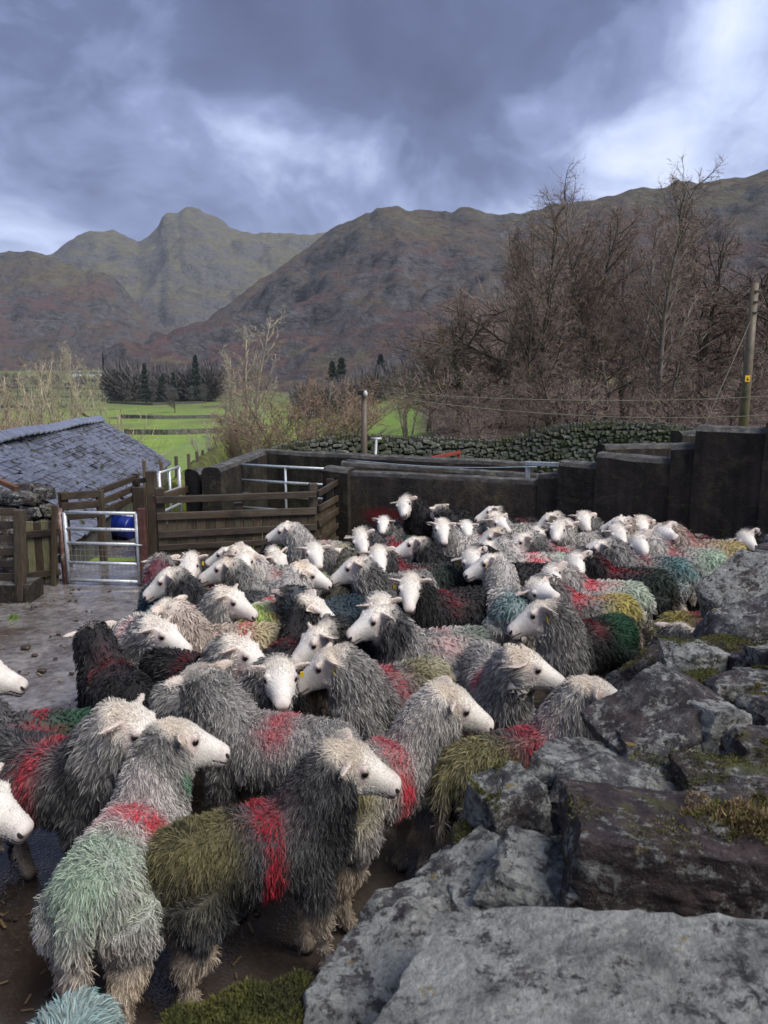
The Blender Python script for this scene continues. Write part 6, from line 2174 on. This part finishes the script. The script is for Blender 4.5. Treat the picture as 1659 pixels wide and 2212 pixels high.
S((850, 1252), (768, 1246), 180, 184, 'G', 'grey sheep with a large cream profile beside the mossy green-backed one', 2, 1.02)
S((830, 1160), (773, 1183), 168, -84, 'C', 'dark sheep with leaf-green rump and red dab near the timber fence end', 3, 1.0, rump=('green', .9), red=.8, redx=-.02)
S((716, 1163), (655, 1172), 166, 186, 'L', 'light sheep with pink loin and pale yellow rump beside the timber fence', 2, 1.0, rump=('pyellow', .5), red=.5, redx=.0)
S((742, 1195), (679, 1203), 176, -72, 'G', 'grey sheep looking out just in front of the pale yellow-rumped one', 2, 1.0)
S((584, 1190), (604, 1214), -52, -40, 'K', 'small black fleece against the timber fence with a shadowed cream face', 3, .95)
S((645, 1232), (577, 1227), 182, -92, 'L', 'light sheep lifting its nose, faint green and pink on its back', 2, 1.0, rump=('lime', .4), red=.3, redx=.08, hp=12)
S((592, 1292), (668, 1254), 26, -2, 'L', 'light sheep with bright lime rump, crimson loin and cream profile', 2, 1.0, rump=('lime', .9), red=1.0, redx=-.02, redz=.5, cream=1.1)
S((725, 1246), (742, 1200), 70, 95, 'B', 'brownish woolly back turned to us between the lime-rumped and the cream-profiled sheep', 3, 1.0, hb=-25)
S((722, 1276), (680, 1288), 190, 120, 'N', 'blue-black sheep with a dark head turned from us', 2, .95, rump=('blue', .9), headk=.10)
S((462, 1262), (412, 1270), 186, 196, 'C', 'dark sheep in profile with a yellow tag beside the blue-backed one', 2, 1.0, tag=1)
S((462, 1220), (437, 1229), -64, -84, 'C', 'sheep facing us with a yellow tag close to the timber fence', 3, 1.0, tag=1)
S((470, 1244), (508, 1226), 30, 8, 'T', 'pinkish cream sheep with a crimson streak across its back', 2, 1.0, red=.95, redx=-.10, redw=.045)
S((575, 1226), (544, 1228), 186, 180, 'L', 'pale head half hidden beside the nose-lifting sheep', 3, .95)
S((578, 1250), (528, 1246), 184, 192, 'G', 'grey sheep with a tawny face bent low in front of the nose-lifting one', 2, 1.0, cream=1.5, headk=.9)
S((432, 1298), (520, 1280), 6, -16, 'G', 'grey sheep with sea-green hind wool and a red shoulder dab', 2, 1.0, rump=('teal', .6), red=.6, redx=-.02)
S((372, 1250), (380, 1226), 88, 96, 'N', 'navy-blue-backed sheep walking away beside the open yard', 2, 1.0, rump=('blue', .9), red=.4, redx=.15, neck='G')

ZS = 1.11        # the breed is tall for its length
# ------------------------------------------------------------------ solve places and neck bends
def head_centre(yaw, pitch, hy):
    return pose(np.array([hp(.30, 0, 0)]), yaw, pitch, hy, 0)[0]
def wrap(a):
    return (a + 180) % 360 - 180
for d in FLOCK:
    d['s'] *= .95
for d in FLOCK:
    if d.get('pt') or abs(d['head'][0] - CX) > 850:
        best = (0, d['heading'], 0.0, .6)
    else:
        best = None
        c = at_z(*d['back'], REF[2] * d['s'] * ZS)
        for dh in range(-36, 37, 6):
            h = d['heading'] + dh
            rel = R(max(-135, min(135, wrap(d['hd'] - h))))
            for fr in (.3, .45, .6, .72):
                for pb_ in (d['hb'],) if 'hb' in d else (-32, -22, -12, -4, 4, 12, 18):
                    hc = pose(np.array([hp(.30, 0, 0)]), rel * fr, R(pb_), rel * (1 - fr), -R(pb_))[0] * d['s']
                    ch, sh_ = math.cos(R(h)), math.sin(R(h))
                    rp = REF * d['s']
                    x = c.x + (hc[0] - rp[0]) * ch - hc[1] * sh_
                    y = c.y + (hc[0] - rp[0]) * sh_ + hc[1] * ch
                    qx, qy = proj(x, y, hc[2] * ZS)
                    sc_ = F / y
                    e = math.hypot(qx - d['head'][0], qy - d['head'][1]) / sc_ + abs(dh) * .0016 + (abs(pb_) if pb_ < 0 else pb_ * 2.5) * .0012 + abs(fr - .55) * .03
                    if best is None or e < best[0]: best = (e, h, R(pb_), fr)
    _, h, pb_, fr = best
    rel = R(max(-135, min(135, wrap(d['hd'] - h))))
    d['h'], d['pitch'], d['yaw'], d['hyaw'], d['err'] = h, pb_, rel * fr, rel * (1 - fr), best[0]
    c = at_z(*d['back'], REF[2] * d['s'] * ZS)
    d['x'] = c.x - REF[0] * d['s'] * math.cos(R(h))
    d['y'] = c.y - REF[0] * d['s'] * math.sin(R(h))
# ease overlapping bodies apart
def caps(d):
    ch, sh_ = math.cos(R(d['h'])), math.sin(R(d['h']))
    return [np.array((d['x'] + ch * k * d['s'], d['y'] + sh_ * k * d['s'])) for k in (-.24, -.11, .02, .14, .25)]
for it in range(40):
    C_ = [caps(d) for d in FLOCK]
    mv = np.zeros((len(FLOCK), 2))
    for i in range(len(FLOCK)):
        for j in range(i):
            if abs(FLOCK[i]['x'] - FLOCK[j]['x']) > 1.1 or abs(FLOCK[i]['y'] - FLOCK[j]['y']) > 1.1: continue
            b_ = None
            for a in C_[i]:
                for b in C_[j]:
                    dd = np.hypot(*(a - b))
                    if b_ is None or dd < b_[0]: b_ = (dd, a - b)
            lim = .27
            if b_[0] < lim:
                u = b_[1] / (b_[0] + 1e-6)
                if b_[0] < .02: u = np.array((0., 1.0))
                k = (lim - b_[0]) * .25
                mv[i] += u * k * np.array((.6, 1.0)); mv[j] -= u * k * np.array((.6, 1.0))
    for d, m_ in zip(FLOCK, mv):
        m_ = m_ * (.12 if d['lod'] < 2 else 1.0)          # the near sheep hold their ground
        d['x'] += float(np.clip(m_[0], -.04, .04)); d['y'] += float(np.clip(m_[1], -.05, .05))
def behind_wall(x, y):
    k = (x - WA[0]) / (WB[0] - WA[0])
    lim = WA[1] + (WB[1] - WA[1]) * k if x < WB[0] else wl[0][1] + (wl[1][1] - wl[0][1]) * (x - wl[0][0]) / (wl[1][0] - wl[0][0]) - .15
    return lim
for d in FLOCK:
    m_ = max(p[1] + .22 - behind_wall(*p) for p in caps(d))
    if d['x'] < -.7: m_ = max(p[1] + .22 - (8.2 + (p[0] + 2.55) * .24) for p in caps(d))
    if m_ > 0 and d['y'] > 5: d['y'] -= m_

GROUP = 'sheep gathered in the yard'
for i, d in enumerate(FLOCK):
    rr = random.Random(100 + i)
    root = thing('sheep', d['label'], 'sheep', (d['x'], d['y'], 0), R(d['h']), GROUP)
    kw_ = rr.uniform(.95, 1.05)
    root.scale = (d['s'], d['s'] * kw_, d['s'] * ZS)
    legs = [rr.uniform(-.07, .07) for _ in range(4)]
    args = (d['yaw'], d['pitch'], d['hyaw'], -d['pitch'] * .9 + R(d.get('hp', rr.uniform(-10, 6))), R(rr.uniform(-9, 9)), legs)
    v, f = LODS[d['lod']]
    bme = mesh_np('body', pose(v, *args), f, M_SKIN, True, skin_colour(v, d, i))
    face_attr(bme, v)
    link('body', bme, root)
    W_ = WOOL[d['lod']]
    k = W_['k']
    lock = W_['lockrnd'][(W_['near'] * 7 + i * 13) % len(W_['lockrnd'])]
    cb, cp = fleece_colour(W_['P'], W_['rnd'], lock, d, i, True)
    tp = np.tile(np.clip(.42 + .75 * W_['tt'], 0, 1), W_['n'])[:, None]      # marker paint sits on the outer wool
    cv = np.repeat(cb, k, 0) * (1 - tp) + np.repeat(cp, k, 0) * tp
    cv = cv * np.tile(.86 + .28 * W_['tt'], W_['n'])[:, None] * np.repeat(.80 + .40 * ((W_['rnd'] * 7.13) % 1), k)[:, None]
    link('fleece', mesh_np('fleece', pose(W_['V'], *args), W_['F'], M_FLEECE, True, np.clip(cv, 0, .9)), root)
    for sg in (-1, 1):
        e = pose(np.array([hp(.30, sg * .0705, .018)]), *args)[0]
        link('eye', EYE, root, e)
    if d.get('tag') or d.get('tagb'):
        sg = 1 if (i % 2) else -1
        e = pose(np.array([hp(.02, sg * .115, -.012) + np.array((.012, 0, -.012))]), *args)[0]
        o = link('ear_tag', TAGB if d.get('tagb') else TAGY, root, e)
        o.rotation_euler = (0, .2, args[0] + args[2])
# ================================================================== damp air over the valley
bm = bmesh.new()
bmesh.ops.create_cube(bm, size=1)
me = bpy.data.meshes.new('haze'); bm.to_mesh(me); bm.free()
hz = link('haze', me)
hz.scale = (8200, 8200, 1100)
hz.location = (0, 3600, 1100 / 2 - 30)
def _haze(T, p, o):
    T.t.nodes.remove(p)
    vol = T.n('ShaderNodeVolumePrincipled')
    vol.inputs['Color'].default_value = (.80, .86, .97, 1)
    vol.inputs['Density'].default_value = .00006
    vol.inputs['Anisotropy'].default_value = 0.0
    T.set(o.inputs['Volume'], vol.outputs[0])
me.materials.append(material('haze', _haze))
tag(hz, kind='stuff')
